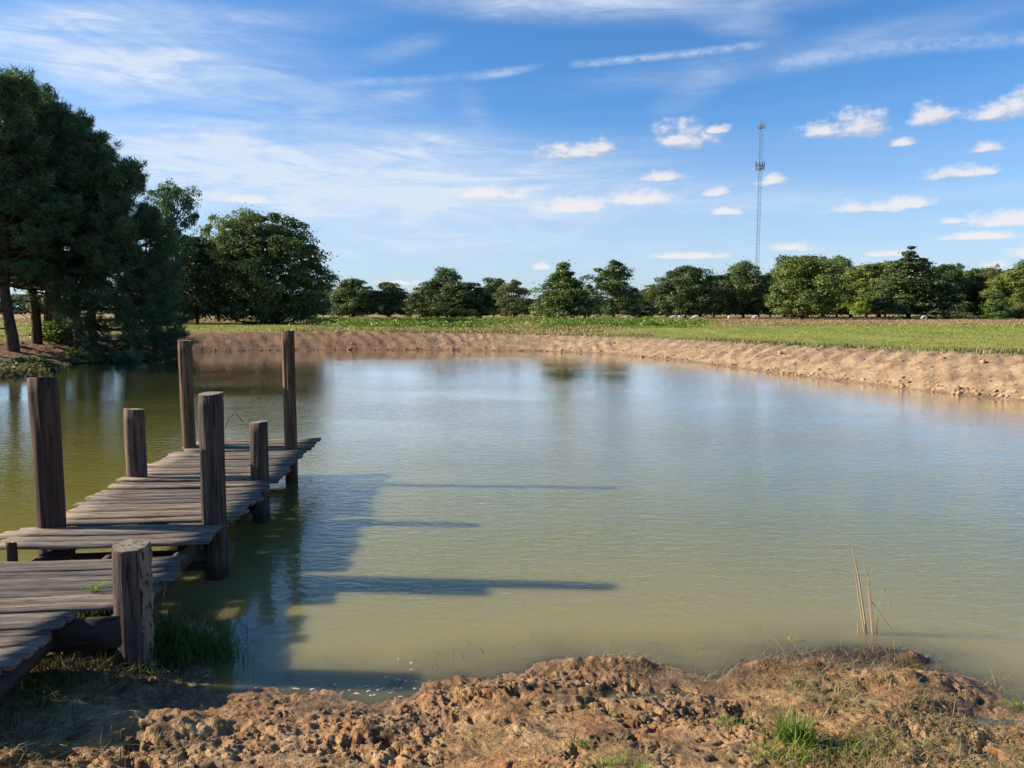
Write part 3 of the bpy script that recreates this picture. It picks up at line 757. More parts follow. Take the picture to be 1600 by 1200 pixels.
def crown_mesh(name, H, W_, base, seed, shape='round', lobes=70, per=260, leaf=.17, mat=None, lobe_r=.17):
    """crown filled with leafy lobes: each lobe a ragged cushion of leaf sprays with gaps between"""
    r = np.random.default_rng(seed)
    P_, N_, T_ = [], [], []
    cz = base + (H - base) / 2; hz = (H - base) / 2
    cent = []
    for i in range(lobes):
        for _ in range(30):
            t = r.uniform(0, 1); z = 2 * t - 1
            prof = {'round': max(0, 1 - max(0, (t - .35) / .65) ** 2.2) ** .5 * (.80 + .20 * min(1, t / .35)), 'skirt': max(0, 1 - t ** 2.9) ** .58 * (.88 + .12 * min(1, t * 6)), 'tall': max(0, 1 - t ** 3) ** .6 * (.84 + .16 * min(1, t * 3)),
                    'cone': (1 - t) ** .72 + .04, 'vase': (.50 + .55 * t) * max(0, 1 - t ** 5) ** .5}[shape]
            if r.uniform() > prof ** .8 + .12: continue
            q = r.uniform(.62, 1.0) if r.uniform() < .8 else r.uniform(.0, .62)
            a = r.uniform(0, 2 * math.pi)
            wob = 1 + .14 * math.sin(a * 2 + seed) + .10 * math.sin(a * 5 + seed * 2 + z * 5) + r.normal(0, .05)
            rad_h = max(0, prof * q * wob * W_ / 2 - W_ * lobe_r * .55)
            c_ = np.array([math.cos(a) * rad_h, math.sin(a) * rad_h, base + (H - base) * (.03 + .95 * t) - W_ * lobe_r * .35 * t])
            if r.uniform() < .16: c_ = c_ * np.array([1.14, 1.14, 1.0]) + np.array([0, 0, W_ * .055 * r.uniform(0, 1)])
            if all(np.linalg.norm(c_ - o_) > W_ * .07 for o_ in cent): break
        cent.append(c_)
        lr = W_ * lobe_r * r.uniform(.42, 1.35) * (.65 if shape == 'cone' and z > .4 else 1)
        m = int(per * r.uniform(.7, 1.3))
        dd = r.normal(0, 1, (m, 3)); dd /= np.linalg.norm(dd, axis=1)[:, None]
        dd[:, 2] = np.abs(dd[:, 2]) * np.where(r.uniform(0, 1, m) < .78, 1, -1)
        rad_ = r.uniform(.35, 1.0, m) ** .45 * (1 + .38 * r.normal(0, 1, m) * (r.uniform(0, 1, m) < .32))
        pp = c_ + dd * rad_[:, None] * np.array([1, 1, .62]) * lr
        P_.append(pp); N_.append(dd * .9 + np.array([0, 0, .35])); T_.append(np.clip(r.uniform(.2, .8) + r.normal(0, .18, m), 0, 1))
    P_, N_, T_ = np.concatenate(P_), np.concatenate(N_), np.concatenate(T_)
    k = P_[:, 2] > max(.12, base * .45); P_, N_, T_ = P_[k], N_[k], T_[k]
    v, f = leaf_quads(P_, N_, leaf, seed + 1)
    return new_mesh(name, v, f, False, {'tint': np.repeat(T_, 4)}, [mat or M_leaf]), cent

def trunk_mesh(name, H, W_, base, seed, r0, cent, mat, stems=1):
    r = np.random.default_rng(seed + 5); parts = []
    for s in range(stems):
        ox, oy = (0, 0) if stems == 1 else (r.uniform(-.5, .5), r.uniform(-.3, .3))
        zs = np.linspace(-.25, H * .82, 9)
        path = np.stack([ox + r.normal(0, .05, 9).cumsum() * (zs / H) + ox * zs * .15, oy + r.normal(0, .05, 9).cumsum() * (zs / H), zs], 1)
        parts.append(tube(path, r0 * (1.25 - 1.1 * np.linspace(0, 1, 9) ** .8) * (1 if stems == 1 else .75), 9))
        idx = r.permutation(len(cent))[:26 // stems + 4]
        for i in idx:
            c_ = cent[i]; zb = max(base * .75, min(H * .7, c_[2] - .45 * math.hypot(c_[0], c_[1])))
            b0 = np.array([np.interp(zb, zs, path[:, 0]), np.interp(zb, zs, path[:, 1]), zb])
            mid = (b0 + c_) / 2 + np.array([0, 0, -.06 * W_ / 2]) + r.normal(0, .1, 3)
            parts.append(tube([b0, mid, c_], [r0 * .36, r0 * .22, r0 * .07], 5))
    v, f = join(parts)
    return new_mesh(name, v, f, True, None, [mat])

PROTO = {}
def proto(key, **k):
    H, W_, base, seed = k['H'], k['W'], k['base'], k['seed']
    mat = k.get('mat', M_leaf)
    cm, cent = crown_mesh('crown', H, W_, base, seed, k.get('shape', 'round'), k.get('lobes', 60), k.get('per', 240), k.get('leaf', .17), mat, k.get('lobe_r', .17))
    tm = trunk_mesh('trunk', H, W_, base, seed, k.get('r0', .22), cent, k.get('bark', M_bark), k.get('stems', 1))
    PROTO[key] = (tm, cm, H, W_)
proto('oak_a', H=11, W=11.5, base=1.0, seed=101, lobes=110, per=300, leaf=.17, lobe_r=.125)
proto('oak_b', H=11, W=9.5, base=1.1, seed=102, lobes=95, per=300, shape='tall', leaf=.17, lobe_r=.13)
proto('oak_c', H=10, W=9.5, base=.9, seed=103, lobes=90, per=300, shape='round', lobe_r=.13, leaf=.16)
proto('dome_a', H=8, W=9.5, base=.25, seed=104, lobes=120, per=270, shape='skirt', leaf=.15, lobe_r=.12)
proto('dome_b', H=8, W=9, base=.3, seed=105, lobes=110, per=270, shape='skirt', leaf=.15, lobe_r=.12)
proto('poplar', H=9, W=8, base=.6, seed=106, lobes=80, per=270, shape='tall', leaf=.13, lobe_r=.12)
proto('twin', H=7.5, W=7, base=.7, seed=107, lobes=80, per=280, shape='cone', leaf=.12, lobe_r=.13, stems=2, r0=.16)
proto('cedar', H=12, W=9, base=.4, seed=108, lobes=120, per=260, shape='cone', leaf=.16, mat=M_cedar, lobe_r=.13)
proto('cedar_small', H=5, W=3.6, base=.1, seed=109, lobes=50, per=120, shape='cone', leaf=.11, mat=M_cedar, lobe_r=.18, r0=.08)
proto('sapling', H=3.5, W=2.4, base=.9, seed=110, lobes=14, per=110, leaf=.11, lobe_r=.22, r0=.05)
proto('big_oak', H=11.5, W=12.5, base=.1, seed=111, lobes=330, per=260, shape='round', leaf=.12, lobe_r=.085, r0=.34)
proto('loose', H=10, W=8, base=2.0, seed=112, lobes=50, per=180, shape='tall', leaf=.11, lobe_r=.12)
proto('flat_pine', H=11, W=7.5, base=5.0, seed=113, lobes=55, per=240, shape='vase', leaf=.10, mat=M_needle, lobe_r=.12, bark=M_bark_pine)

def tree(key, u, vtop, Y, wpx, name, label, color=(1, 1, 1), rot=None, group='trees along the far side of the field', vbase=None):
    tm, cm, H, W_ = PROTO[key]
    x = (u - 800) / F * Y * (math.cos(PITCH) + .009)
    z0 = ground_z(x, Y) - .05
    ztop = at(u, vtop, Y)[2]
    wid = wpx / F * Y * (1.0 if key in ('big_oak', 'loose', 'flat_pine') else 1.16)
    root = link(name, None, label=label, cat='tree', group=group, loc=(x, Y, z0))
    root.rotation_euler = (0, 0, random.uniform(0, 6.28) if rot is None else rot)
    root.scale = (wid / W_, wid / W_, 1.05 * (ztop - z0) / H)
    link('trunk', tm, root)
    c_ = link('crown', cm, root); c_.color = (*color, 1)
    return root

HAZE_BLUE = (.72, .86, 1.05); DARK = (.62, .74, .78); PALE = (1.25, 1.3, .95); YEL = (1.30, 1.30, .70); OLIVE = (1.15, 1.12, .9)  # the blue tint puts distance haze into the leaf colour
NG = 'trees in the left group by the pond'
tree('big_oak', 416, 336, 72, 194, 'oak_tree', 'huge round oak with foliage to the ground, beside the pines', (.95, .98, .92), 1.0, NG)
tree('loose', 345, 338, 84, 100, 'oak_tree', 'paler thin tree poking up left behind the huge round oak', (1.3, 1.35, 1.1), .4, NG)
tree('flat_pine', 276, 292, 66, 108, 'pine_tree', 'flat topped pine with sky gaps rising behind the pine grove', (.8, .95, 1.0), 2.1, NG)
tree('oak_a', 312, 372, 70, 110, 'oak_tree', 'low dark tree in shade between the pine grove and the huge oak', (.45, .55, .62), .3, NG)  # leaf tint darkened to carry the shade it stands in
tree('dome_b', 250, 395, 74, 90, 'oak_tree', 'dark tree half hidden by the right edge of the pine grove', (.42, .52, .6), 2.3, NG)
SPEC = [
 ('dome_a', 508, 441, 230, 60, 'hazy blue distant tree just right of the huge oak', HAZE_BLUE),
 ('dome_a', 553, 434, 165, 66, 'round dome tree, left one of the two side by side domes', (.85, .98, .95)),
 ('dome_b', 610, 443, 168, 64, 'round dome tree, right one of the two side by side domes', (.75, .88, .9)),
 ('oak_a', 699, 420, 150, 54, 'rounded treetop rising behind the dark clump left of centre', (.72, .84, .9)),
 ('dome_b', 674, 441, 112, 66, 'dark spreading tree at the left end of the dark clump', (.66, .72, .62)),
 ('dome_a', 727, 439, 110, 92, 'wide dark tree forming the middle of the dark clump', (.55, .64, .62)),
 ('oak_b', 772, 432, 140, 48, 'dark rounded treetop between the dark clump and the grey tree', (.6, .72, .75)),
 ('poplar', 803, 438, 118, 66, 'greyish tree with bare twigs showing at its top', (1.05, .98, .95)),
 ('twin', 880, 413, 82, 92, 'twin stemmed green tree standing forward in the middle of the field', (.95, 1.05, .75)),
 ('poplar', 957, 408, 104, 82, 'tall poplar like tree right of the twin stemmed tree', (.85, .98, .92)),
 ('loose', 1018, 447, 135, 46, 'small see through tree right of the poplar', (1.0, 1.0, .95)),
 ('dome_b', 1000, 470, 128, 40, 'low dark bushy tree at the foot of the poplar', (.6, .7, .72)),
 ('oak_a', 1068, 418, 130, 84, 'dark round tree at the left end of the long tree line', (.72, .82, .78)),
 ('oak_b', 1112, 428, 138, 64, 'dark tree in shadow, second of the long tree line', (.6, .7, .72)),  # shadow put into the darker leaf tint
 ('oak_c', 1158, 412, 134, 76, 'leafy tree just left of the foot of the radio mast', (.85, .98, .85)),
 ('oak_b', 1200, 424, 142, 52, 'dark tree in front of the foot of the radio mast', (.62, .74, .74)),
 ('oak_a', 1226, 402, 150, 58, 'tall dark crown behind the bright spreading tree', (.6, .72, .72)),
 ('oak_a', 1250, 404, 118, 106, 'bright green spreading tree with low branches, right of the radio mast', (1.0, 1.06, .72)),
 ('oak_b', 1258, 396, 152, 66, 'dark rounded treetop above the bright spreading tree', (.55, .66, .66)),
 ('oak_c', 1303, 404, 140, 62, 'mid green tree right of the bright spreading tree', (.85, .95, .8)),
 ('oak_b', 1348, 410, 132, 84, 'yellow green leafy tree left of the tallest conifer', YEL),
 ('oak_c', 1378, 412, 145, 56, 'green tree squeezed behind the left side of the tallest conifer', (.9, 1, .75)),
 ('cedar', 1414, 380, 122, 112, 'tallest dark conifer of the right hand tree line', (.95, 1.0, .8)),
 ('oak_b', 1470, 410, 138, 64, 'dark green tree right of the tallest conifer', (.7, .82, .75)),
 ('cedar', 1488, 408, 145, 60, 'narrow pointed dark tree, second right of the tallest conifer', (.8, .9, .75)),
 ('oak_b', 1522, 416, 140, 56, 'tree with twin pale tops, third right of the tallest conifer', (.95, .98, .85)),
 ('loose', 1548, 414, 136, 40, 'thin reddish topped tree near the right edge', (1.2, .85, .7)),
 ('oak_a', 1572, 424, 130, 60, 'olive green tree with a flat crown near the right edge', (1.3, 1.25, .7)),
 ('oak_c', 1604, 407, 132, 70, 'tall tree cut by the right edge of the picture', (.9, .95, .8)),
 ('oak_b', 1660, 412, 138, 80, 'dark tree just past the right edge', (.7, .8, .75)),
 ('cedar_small', 1490, 455, 118, 40, 'small greyish cedar standing forward of the right tree line', (1.1, 1.0, .85)),
 ('cedar_small', 1548, 452, 114, 44, 'small bright green cedar near the right edge', (1.0, 1.3, .7)),
 ('dome_b', 1588, 474, 116, 34, 'low tan shrub in front of the right end of the tree line', (1.4, 1.15, .8)),
 ('sapling', 1339, 472, 110, 30, 'tiny bright sapling in front of the yellow green tree', (2.0, 2.2, .8)),
 ('dome_b', 1545, 480, 116, 46, 'low dark green bush under the small bright cedar', (.8, 1.0, .55)),
]
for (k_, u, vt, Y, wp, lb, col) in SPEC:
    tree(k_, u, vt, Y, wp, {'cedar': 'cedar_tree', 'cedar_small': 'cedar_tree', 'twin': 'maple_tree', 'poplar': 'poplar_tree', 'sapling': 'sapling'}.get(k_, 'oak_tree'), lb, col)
# the shady second rank of the wood, seen only in the gaps; its shade is in the dark leaf tint
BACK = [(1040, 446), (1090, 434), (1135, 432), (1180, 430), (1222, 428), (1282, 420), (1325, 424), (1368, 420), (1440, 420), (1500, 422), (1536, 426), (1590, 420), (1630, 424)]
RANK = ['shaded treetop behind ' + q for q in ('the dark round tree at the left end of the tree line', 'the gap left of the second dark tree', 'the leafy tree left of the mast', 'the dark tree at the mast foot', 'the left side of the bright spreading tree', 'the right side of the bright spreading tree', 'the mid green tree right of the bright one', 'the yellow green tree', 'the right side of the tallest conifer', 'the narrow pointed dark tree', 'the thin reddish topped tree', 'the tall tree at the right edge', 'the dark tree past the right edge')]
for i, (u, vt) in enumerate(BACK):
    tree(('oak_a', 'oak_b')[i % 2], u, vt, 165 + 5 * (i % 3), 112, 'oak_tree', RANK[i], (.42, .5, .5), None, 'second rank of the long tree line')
# the far wood on the horizon
def wood():
    parts = []
    r = np.random.default_rng(77); n = 30000
    u = r.uniform(-.75, .75, n); Y = r.uniform(300, 330, n); x = u * Y
    top = 1.0 + 7.5 * (.55 + .75 * fbm(x / 14, Y * 0, 78, 4))
    z = 1.0 + (top - 1) * r.uniform(0, 1, n) ** .7
    v, f = leaf_quads(np.stack([x, Y, z], 1), np.stack([r.normal(-.3, .4, n), -np.ones(n), .5 + 0 * x], 1), .85, 79)
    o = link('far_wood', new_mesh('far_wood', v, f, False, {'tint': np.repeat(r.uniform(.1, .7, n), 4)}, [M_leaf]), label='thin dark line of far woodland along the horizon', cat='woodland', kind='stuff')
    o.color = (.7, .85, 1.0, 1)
wood()

# pines: whorled limbs carrying needle tufts
def pine_meshes(H, spread, base, seed, droop=.0, lowbare=6):
    r = np.random.default_rng(seed)
    zs = np.linspace(-.3, H * .97, 12)
    path = np.stack([r.normal(0, .05, 12).cumsum(), r.normal(0, .05, 12).cumsum(), zs], 1)
    r0 = .21
    parts = [tube(path, r0 * (1.12 - .98 * np.linspace(0, 1, 12) ** .9), 10)]
    px_ = lambda z: np.array([np.interp(z, zs, path[:, 0]), np.interp(z, zs, path[:, 1]), z])
    tuft, tt = [], []
    z = base; a = r.uniform(0, 6.28)
    while z < H * .985:
        t = (z - base) / (H - base)
        for k in range(int(r.integers(3, 6))):
            a += 2.4 + r.normal(0, .35)
            L = spread * (1 - .93 * t ** 1.45) * r.uniform(.62, 1.12) * (1 if t > .10 else .8) + .25
            rise = (.05 + .75 * t) * r.uniform(.6, 1.3) - droop * (1 - t)
            b0 = px_(z); dirh = np.array([math.cos(a), math.sin(a), 0])
            n = 6; s = np.linspace(0, 1, n)
            lim = b0 + dirh * (s * L)[:, None] + np.array([0, 0, 1]) * (L * (rise * s + .18 * s ** 2 - .22 * s * (1 - s)))[:, None] + r.normal(0, .04, (n, 3)) * s[:, None]
            parts.append(tube(lim, .045 * (1.15 - s) * (.5 + L / spread) + .006, 5))
            m = int((5 + 13 * L) * (.35 + .65 * min(1, max(0, t - .02) / .22) if lowbare > 4 else 1))
            for q in range(m):
                sq = r.uniform(.30, 1.0) ** .55
                c_ = np.array([np.interp(sq, s, lim[:, i]) for i in range(3)])
                side = np.array([-math.sin(a), math.cos(a), 0]) * r.normal(0, .17) * L * (1.15 - .55 * sq)
                cc_ = c_ + side + np.array([0, 0, r.normal(.10, .14)]) + dirh * r.normal(0, .12)
                tuft.append(cc_); tt.append(np.clip(.30 + .35 * t + r.normal(0, .16), 0, 1))
        z += r.uniform(.34, .56) * (1 if t < .8 else .7)
    for k in range(lowbare):                     # dead snags below the crown
        zb = r.uniform(.8, base + .6); a = r.uniform(0, 6.28); L = r.uniform(.6, 2.2)
        b0 = px_(zb); s = np.linspace(0, 1, 5)
        lim = b0 + np.array([math.cos(a), math.sin(a), 0]) * (s * L)[:, None] + np.array([0, 0, 1]) * (L * (.10 * s - .35 * s ** 2))[:, None] + r.normal(0, .05, (5, 3)) * s[:, None]
        parts.append(tube(lim, .03 * (1.1 - s) + .004, 5))
    tv, tf = join(parts)
    C_ = np.array(tuft); tt = np.array(tt); K = 20
    n = len(C_)
    d_ = r.normal(0, 1, (n, K, 3)); d_[..., 2] = d_[..., 2] * .8 + .55; d_ /= np.linalg.norm(d_, axis=2)[..., None]
    L = r.uniform(.18, .34, (n, K, 1)); sd = np.cross(d_, r.normal(0, 1, (n, K, 3))); sd /= np.linalg.norm(sd, axis=2)[..., None]
    o_ = C_[:, None] + r.normal(0, .07, (n, K, 3))
    v = np.stack([o_ - sd * .021, o_ + sd * .021, o_ + d_ * L], 2).reshape(-1, 3)
    f = np.arange(n * K * 3).reshape(-1, 3)
    return new_mesh('trunk', tv, tf, True, None, [M_bark_pine]), new_mesh('crown', v, f, False, {'tint': np.repeat(tt, K * 3)}, [M_needle])
PINES = [pine_meshes(11, 2.8, 2.8, 201, .0, 12), pine_meshes(11, 3.0, 2.6, 202, .04, 12), pine_meshes(10, 3.3, 1.0, 203, .28, 3)]
def pine(i, u, vtop, Y, label, wide=1.0, rot=0.0, lean=0.0):
    tm, cm = PINES[i]; H = (11, 11, 10)[i]
    x = (u - 800) / F * Y; z0 = ground_z(x, Y) - .05
    s = (at(u, vtop, Y)[2] - z0) / H
    root = link('pine_tree', None, label=label, cat='tree', group='pines in the grove at the left', loc=(x, Y, z0))
    root.rotation_euler = (0, lean, rot); root.scale = (wide, wide, s)
    link('trunk', tm, root); link('crown', cm, root)
pine(0, 17, 128, 31.5, 'tall pine at the left edge with a bare thick trunk', 1.05, .4)
pine(1, 58, 133, 34.5, 'tall pine, second trunk from the left edge', 1.0, 2.0)
pine(0, 80, 150, 37.0, 'pine, left one of the close pair of trunks', 1.0, 3.9)
pine(1, 93, 172, 36.5, 'pine, right one of the close pair of trunks', .95, 5.0)
pine(0, 121, 186, 35.0, 'pine, fifth trunk from the left edge', 1.0, 1.2)
pine(1, 143, 215, 34.0, 'pine, sixth trunk from the left edge leaning over a little', 1.0, .2, .03)
pine(2, 208, 258, 33.5, 'rightmost pine of the grove, its boughs sweeping down to the bank', .84, 4.1)
pine(2, 240, 345, 39.0, 'short dark pine filling the right shoulder of the grove', .60, 2.2)
pine(1, -58, 118, 33.0, 'pine just beyond the left edge', 1.1, 2.7)
pine(0, -150, 130, 30.0, 'pine farther beyond the left edge', 1.1, 5.7)
pine(1, -20, 135, 39.0, 'pine behind the leftmost trunk', 1.0, 1.5)

# ---------------------------------------------------------------- shrubs and bank plants
def shrub(name, x, y, hgt, wid, seed, label, color=(1, 1, 1), leaf=.045, mat=None, lobes=18, per=150):
    cm, cent = crown_mesh('foliage', hgt, wid, .05, seed, 'skirt', lobes, per, leaf, mat or M_leaf, .24)
    z = ground_z(x, y)
    root = link(name, None, label=label, cat='shrub', loc=(x, y, z - .02))
    r = np.random.default_rng(seed + 3)
    st = [tube([(0, 0, -.1), tuple(np.array(c_) * .5 + r.normal(0, .02, 3)), tuple(c_)], [.018, .012, .005], 5) for c_ in cent[:9]]
    v, f = join(st)
    link('stems', new_mesh('stems', v, f, True, None, [M_bark]), root)
    o = link('foliage', cm, root); o.color = (*color, 1)
    return root
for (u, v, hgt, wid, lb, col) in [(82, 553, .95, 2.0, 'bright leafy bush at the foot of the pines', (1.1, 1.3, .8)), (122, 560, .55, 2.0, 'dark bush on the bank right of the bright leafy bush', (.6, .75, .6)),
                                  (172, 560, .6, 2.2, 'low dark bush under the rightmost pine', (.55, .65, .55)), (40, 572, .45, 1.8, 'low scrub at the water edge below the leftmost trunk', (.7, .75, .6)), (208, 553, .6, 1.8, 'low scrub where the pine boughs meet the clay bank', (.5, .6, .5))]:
    x, y = on_plane(u, v, .2)
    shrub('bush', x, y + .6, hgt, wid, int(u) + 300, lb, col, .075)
x, y = on_plane(8, 583, .1)
shrub('bush', x, y + .5, .40, 2.4, 333, 'pale dead scrub at the left edge of the far waterline', (1, 1, 1), .06, M_seed)
shrub('bush', -5.1, 4.50, 1.0, .8, 341, 'leafy bush on the bank just left of the dock boards', (1.2, 1.2, .8), .035, None, 14, 60)

def tuft(name, x, y, n, hgt, spread, lean, mat, seed, label, cat='grass tuft', wid=.0028, color=(1, 1, 1), group=None, lift=0.0, az=None):
    r = np.random.default_rng(seed)
    px_, py_ = r.normal(0, spread, n), r.normal(0, spread * .7, n)
    zc = ground_z(x, y) + lift
    z = height(x + px_, y + py_) - zc + lift - .008
    v, f, t = blades(np.stack([px_, py_, z], 1), hgt * r.uniform(.45, 1.1, n), wid * r.uniform(.6, 1.3, n), np.clip(r.normal(lean, .3, n), .05, 1.5), seed, None if az is None else r.normal(az, 1.0, n))
    o = link(name, new_mesh(name, v, f, False, {'tint': t}, [mat]), label=label, cat=cat, group=group, loc=(x, y, zc))
    o.color = (*color, 1)
    if spread >= .1: o['kind'] = 'stuff'
    return o
GT = 'grass tufts on the near shore'
for i, (u, v, z_, n, hh, sp, ln, mt, col, lb) in enumerate([  # tints of the sunlit and shaded tufts include that light and shade
    (1245, 1128, .25, 190, .20, .045, .45, M_blade, (1.1, 1.2, .8), 'tallest bright green grass tuft on the right of the mud shore'),
    (1228, 1150, .27, 160, .12, .08, .7, M_blade, (1.25, 1.15, .8), 'yellowish low grass left of the tallest tuft'),
    (1350, 1142, .27, 200, .12, .11, .8, M_blade, (1.0, .95, .7), 'spreading green grass right of the tallest tuft'),
    (1320, 1165, .3, 120, .09, .12, .9, M_seed, (1.2, 1.1, .7), 'faded grass patch below the spreading green grass'),
    (1140, 1108, .2, 70, .10, .05, .6, M_blade, (.9, 1, .7), 'dark green tuft left of the tallest tuft'),
    (945, 1160, .3, 60, .09, .035, .9, M_blade, (.9, 1.1, .8), 'broad bladed green tuft in the middle of the mud'),
    (905, 1135, .25, 30, .08, .03, .5, M_blade, (1, 1.1, .8), 'sparse little tuft left of the broad bladed tuft'),
    (995, 1180, .3, 55, .08, .03, .6, M_blade, (1.1, 1.3, .7), 'small bright tuft at the bottom below the broad bladed tuft'),
    (690, 1165, .3, 55, .09, .035, .7, M_blade, (.9, 1.1, .7), 'green tuft left of the middle of the mud'),
    (525, 1190, .33, 80, .06, .05, .6, M_blade, (1.4, 1.4, .7), 'yellow green weeds at the bottom, left of centre'),
    (345, 1190, .33, 120, .07, .06, .6, M_blade, (1.3, 1.3, .7), 'patchy green weeds at the bottom beside a lump of mud'),
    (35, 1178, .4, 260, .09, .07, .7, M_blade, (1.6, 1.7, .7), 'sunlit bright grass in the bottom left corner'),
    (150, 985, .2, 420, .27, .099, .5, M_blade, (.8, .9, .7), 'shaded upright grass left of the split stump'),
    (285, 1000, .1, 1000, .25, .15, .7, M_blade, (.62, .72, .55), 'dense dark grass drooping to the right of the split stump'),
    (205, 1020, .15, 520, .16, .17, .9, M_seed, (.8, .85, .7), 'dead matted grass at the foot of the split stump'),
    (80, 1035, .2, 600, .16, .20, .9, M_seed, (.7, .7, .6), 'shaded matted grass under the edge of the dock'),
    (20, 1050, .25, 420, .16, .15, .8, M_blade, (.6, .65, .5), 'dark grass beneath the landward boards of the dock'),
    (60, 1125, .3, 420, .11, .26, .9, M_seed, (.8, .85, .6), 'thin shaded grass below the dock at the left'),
    (1245, 1000, .0, 26, .09, .03, .5, M_blade, (1.2, 1.2, 1.0), 'pale grass standing in the water left of the dead stalks'),
    (870, 1000, .0, 12, .14, .03, 1.2, M_seed, (1.3, 1.3, 1.0), 'few pale stems leaning in the water beside the mud spit'),
    (452, 1054, .0, 12, .09, .02, .8, M_blade, (.6, .8, .5), 'little green sprig in the shallows by the near shore'),
    (615, 1070, .0, 22, .08, .03, .7, M_blade, (.35, .4, .3), 'dark sprig in the shallows beside the pale foam'),
    (1590, 1095, .05, 40, .08, .04, .6, M_blade, (1.2, 1.3, .7), 'green tuft at the right edge of the shore'),
    (1430, 1040, .04, 160, .09, .05, 1.0, M_seed, (.6, .5, .4), 'dark rooty clump at the water edge right of the dead stalks')]):
    x, y = on_plane(u, v, z_)
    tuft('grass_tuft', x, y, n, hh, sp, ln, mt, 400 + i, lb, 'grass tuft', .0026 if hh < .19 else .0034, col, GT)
# little plant growing on the dock
x, y = on_plane(148, 920, .41)
o = tuft('grass_tuft', x, y, 60, .05, .03, .9, M_blade, 480, 'tiny bright weed growing between the dock boards', 'weed', .003, (1.6, 1.7, .7))
o.location.z = .405
o.data.vertices.foreach_set('co', np.ravel([(v_.co.x, v_.co.y, max(-.005, v_.co.z if abs(v_.co.z) < .2 else 0)) for v_ in o.data.vertices]))

# dead reed stalks standing in the shallows
M_stalk = plain('dead_stalk', (.42, .29, .16), .8)
x0, y0 = on_plane(1352, 990, 0)
reeds = link('dead_reeds', None, label='cluster of dead tan stalks standing in the shallows at the right', cat='reeds', loc=(x0, y0, -.05))
def stalk(p, rads):
    v, f = tube(np.array(p, float), rads, 6); return link('stalk', new_mesh('stalk', v, f, True, None, [M_stalk]), reeds)
def rel(u, v, dy=0.0):
    x, y, z = at(u, v, y0 + dy); return (x - x0, y - y0, z + .05)
stalk([rel(1355, 1000), rel(1350, 960), rel(1342, 905), rel(1331, 850)], [.0065, .006, .005, .002])
stalk([rel(1352, 1000, .03), rel(1347, 965, .03), rel(1341, 930, .03), rel(1336, 890, .03)], [.005, .0045, .004, .002])
stalk([rel(1366, 1000, .02), rel(1362, 950, .02), rel(1357, 905, .02), rel(1348, 872, .02)], [.0035, .0035, .003, .0015])
stalk([rel(1364, 1000, -.02), rel(1361, 960, -.02), rel(1357, 925, -.02), rel(1357, 902, -.02)], [.005, .0045, .004, .002])
stalk([rel(1363, 940), rel(1380, 965), rel(1394, 985), rel(1408, 1004)], [.0018, .002, .002, .002])
stalk([rel(1372, 950, .05), rel(1378, 930, .05), rel(1383, 920, .05), rel(1392, 945, .05), rel(1408, 980, .05)], [.0014, .0014, .0012, .0012, .001])
stalk([rel(1340, 1000), rel(1341, 985), rel(1340, 970)], [.005, .004, .002])
stalk([rel(1370, 1000), rel(1370, 980), rel(1372, 962)], [.004, .003, .002])

# twig sticking out of the water behind the dock, and one in front of the stump
M_twig = plain('twig', (.16, .12, .09), .85)
def twig(pts, Y, r, name, label):
    P3 = np.array([at(u, v, Y) for (u, v) in pts]); base = P3[0].copy()
    v, f = tube(P3 - base, np.linspace(r, r * .5, len(pts)), 5)
    link(name, new_mesh(name, v, f, True, None, [M_twig]), label=label, cat='twig', loc=tuple(base))
twig([(352, 668), (357, 654), (367, 645), (374, 652), (382, 661)], 10.6, .008, 'twig', 'thin bent twig rising from the water behind the dock')
twig([(374, 1020), (380, 1008), (387, 995), (386, 980), (372, 972)], 4.75, .004, 'twig', 'curved bare twig in the shallows right of the split stump')
twig([(250, 952), (256, 930), (259, 916), (255, 905)], 4.55, .003, 'twig', 'pale dry stem by the split stump')

# pale foam and petals on the shallows
M_foam = plain('foam', (.66, .60, .48), .7)
r_ = np.random.default_rng(90); fv = []
for (u, v, n, su, sv) in [(590, 1082, 12, 40, 8), (610, 1076, 9, 22, 5), (660, 1060, 10, 30, 14), (500, 1080, 6, 40, 6)]:
    for _ in range(n):
        uu, vv = r_.normal(u, su), r_.normal(v, sv); x, y = on_plane(uu, vv)
        if height(np.array([x]), np.array([y]))[0] > -.001: continue
        a = r_.uniform(-.6, .6); L_, w_ = r_.uniform(.008, .028), r_.uniform(.003, .007)
        ca, sa = math.cos(a), math.sin(a)
        ring = [(math.cos(t) * L_ * r_.uniform(.7, 1.2), math.sin(t) * w_ * r_.uniform(.7, 1.2)) for t in np.linspace(0, 2 * math.pi, 8, endpoint=False)]
        b = len(fv)
        fv.append([(x + p * ca - q * sa, y + p * sa + q * ca) for p, q in ring])
if fv:
    V_, Fc = [], []
    for rg in fv:
        b = len(V_)
        cx_, cy_ = np.mean(rg, 0)
        V_ += [(p, q, .001) for p, q in rg] + [(cx_ + (p - cx_) * .5, cy_ + (q - cy_) * .5, .005) for p, q in rg]
        for k in range(8): Fc.append((b + k, b + (k + 1) % 8, b + 8 + (k + 1) % 8, b + 8 + k))
        Fc += [(b + 8, b + 9, b + 10, b + 11), (b + 8, b + 11, b + 12, b + 15), (b + 12, b + 13, b + 14, b + 15)]
    link('foam_flecks', new_mesh('foam_flecks', V_, Fc, True, None, [M_foam]), label='pale flecks of foam floating at the near waterline', cat='foam', kind='stuff')

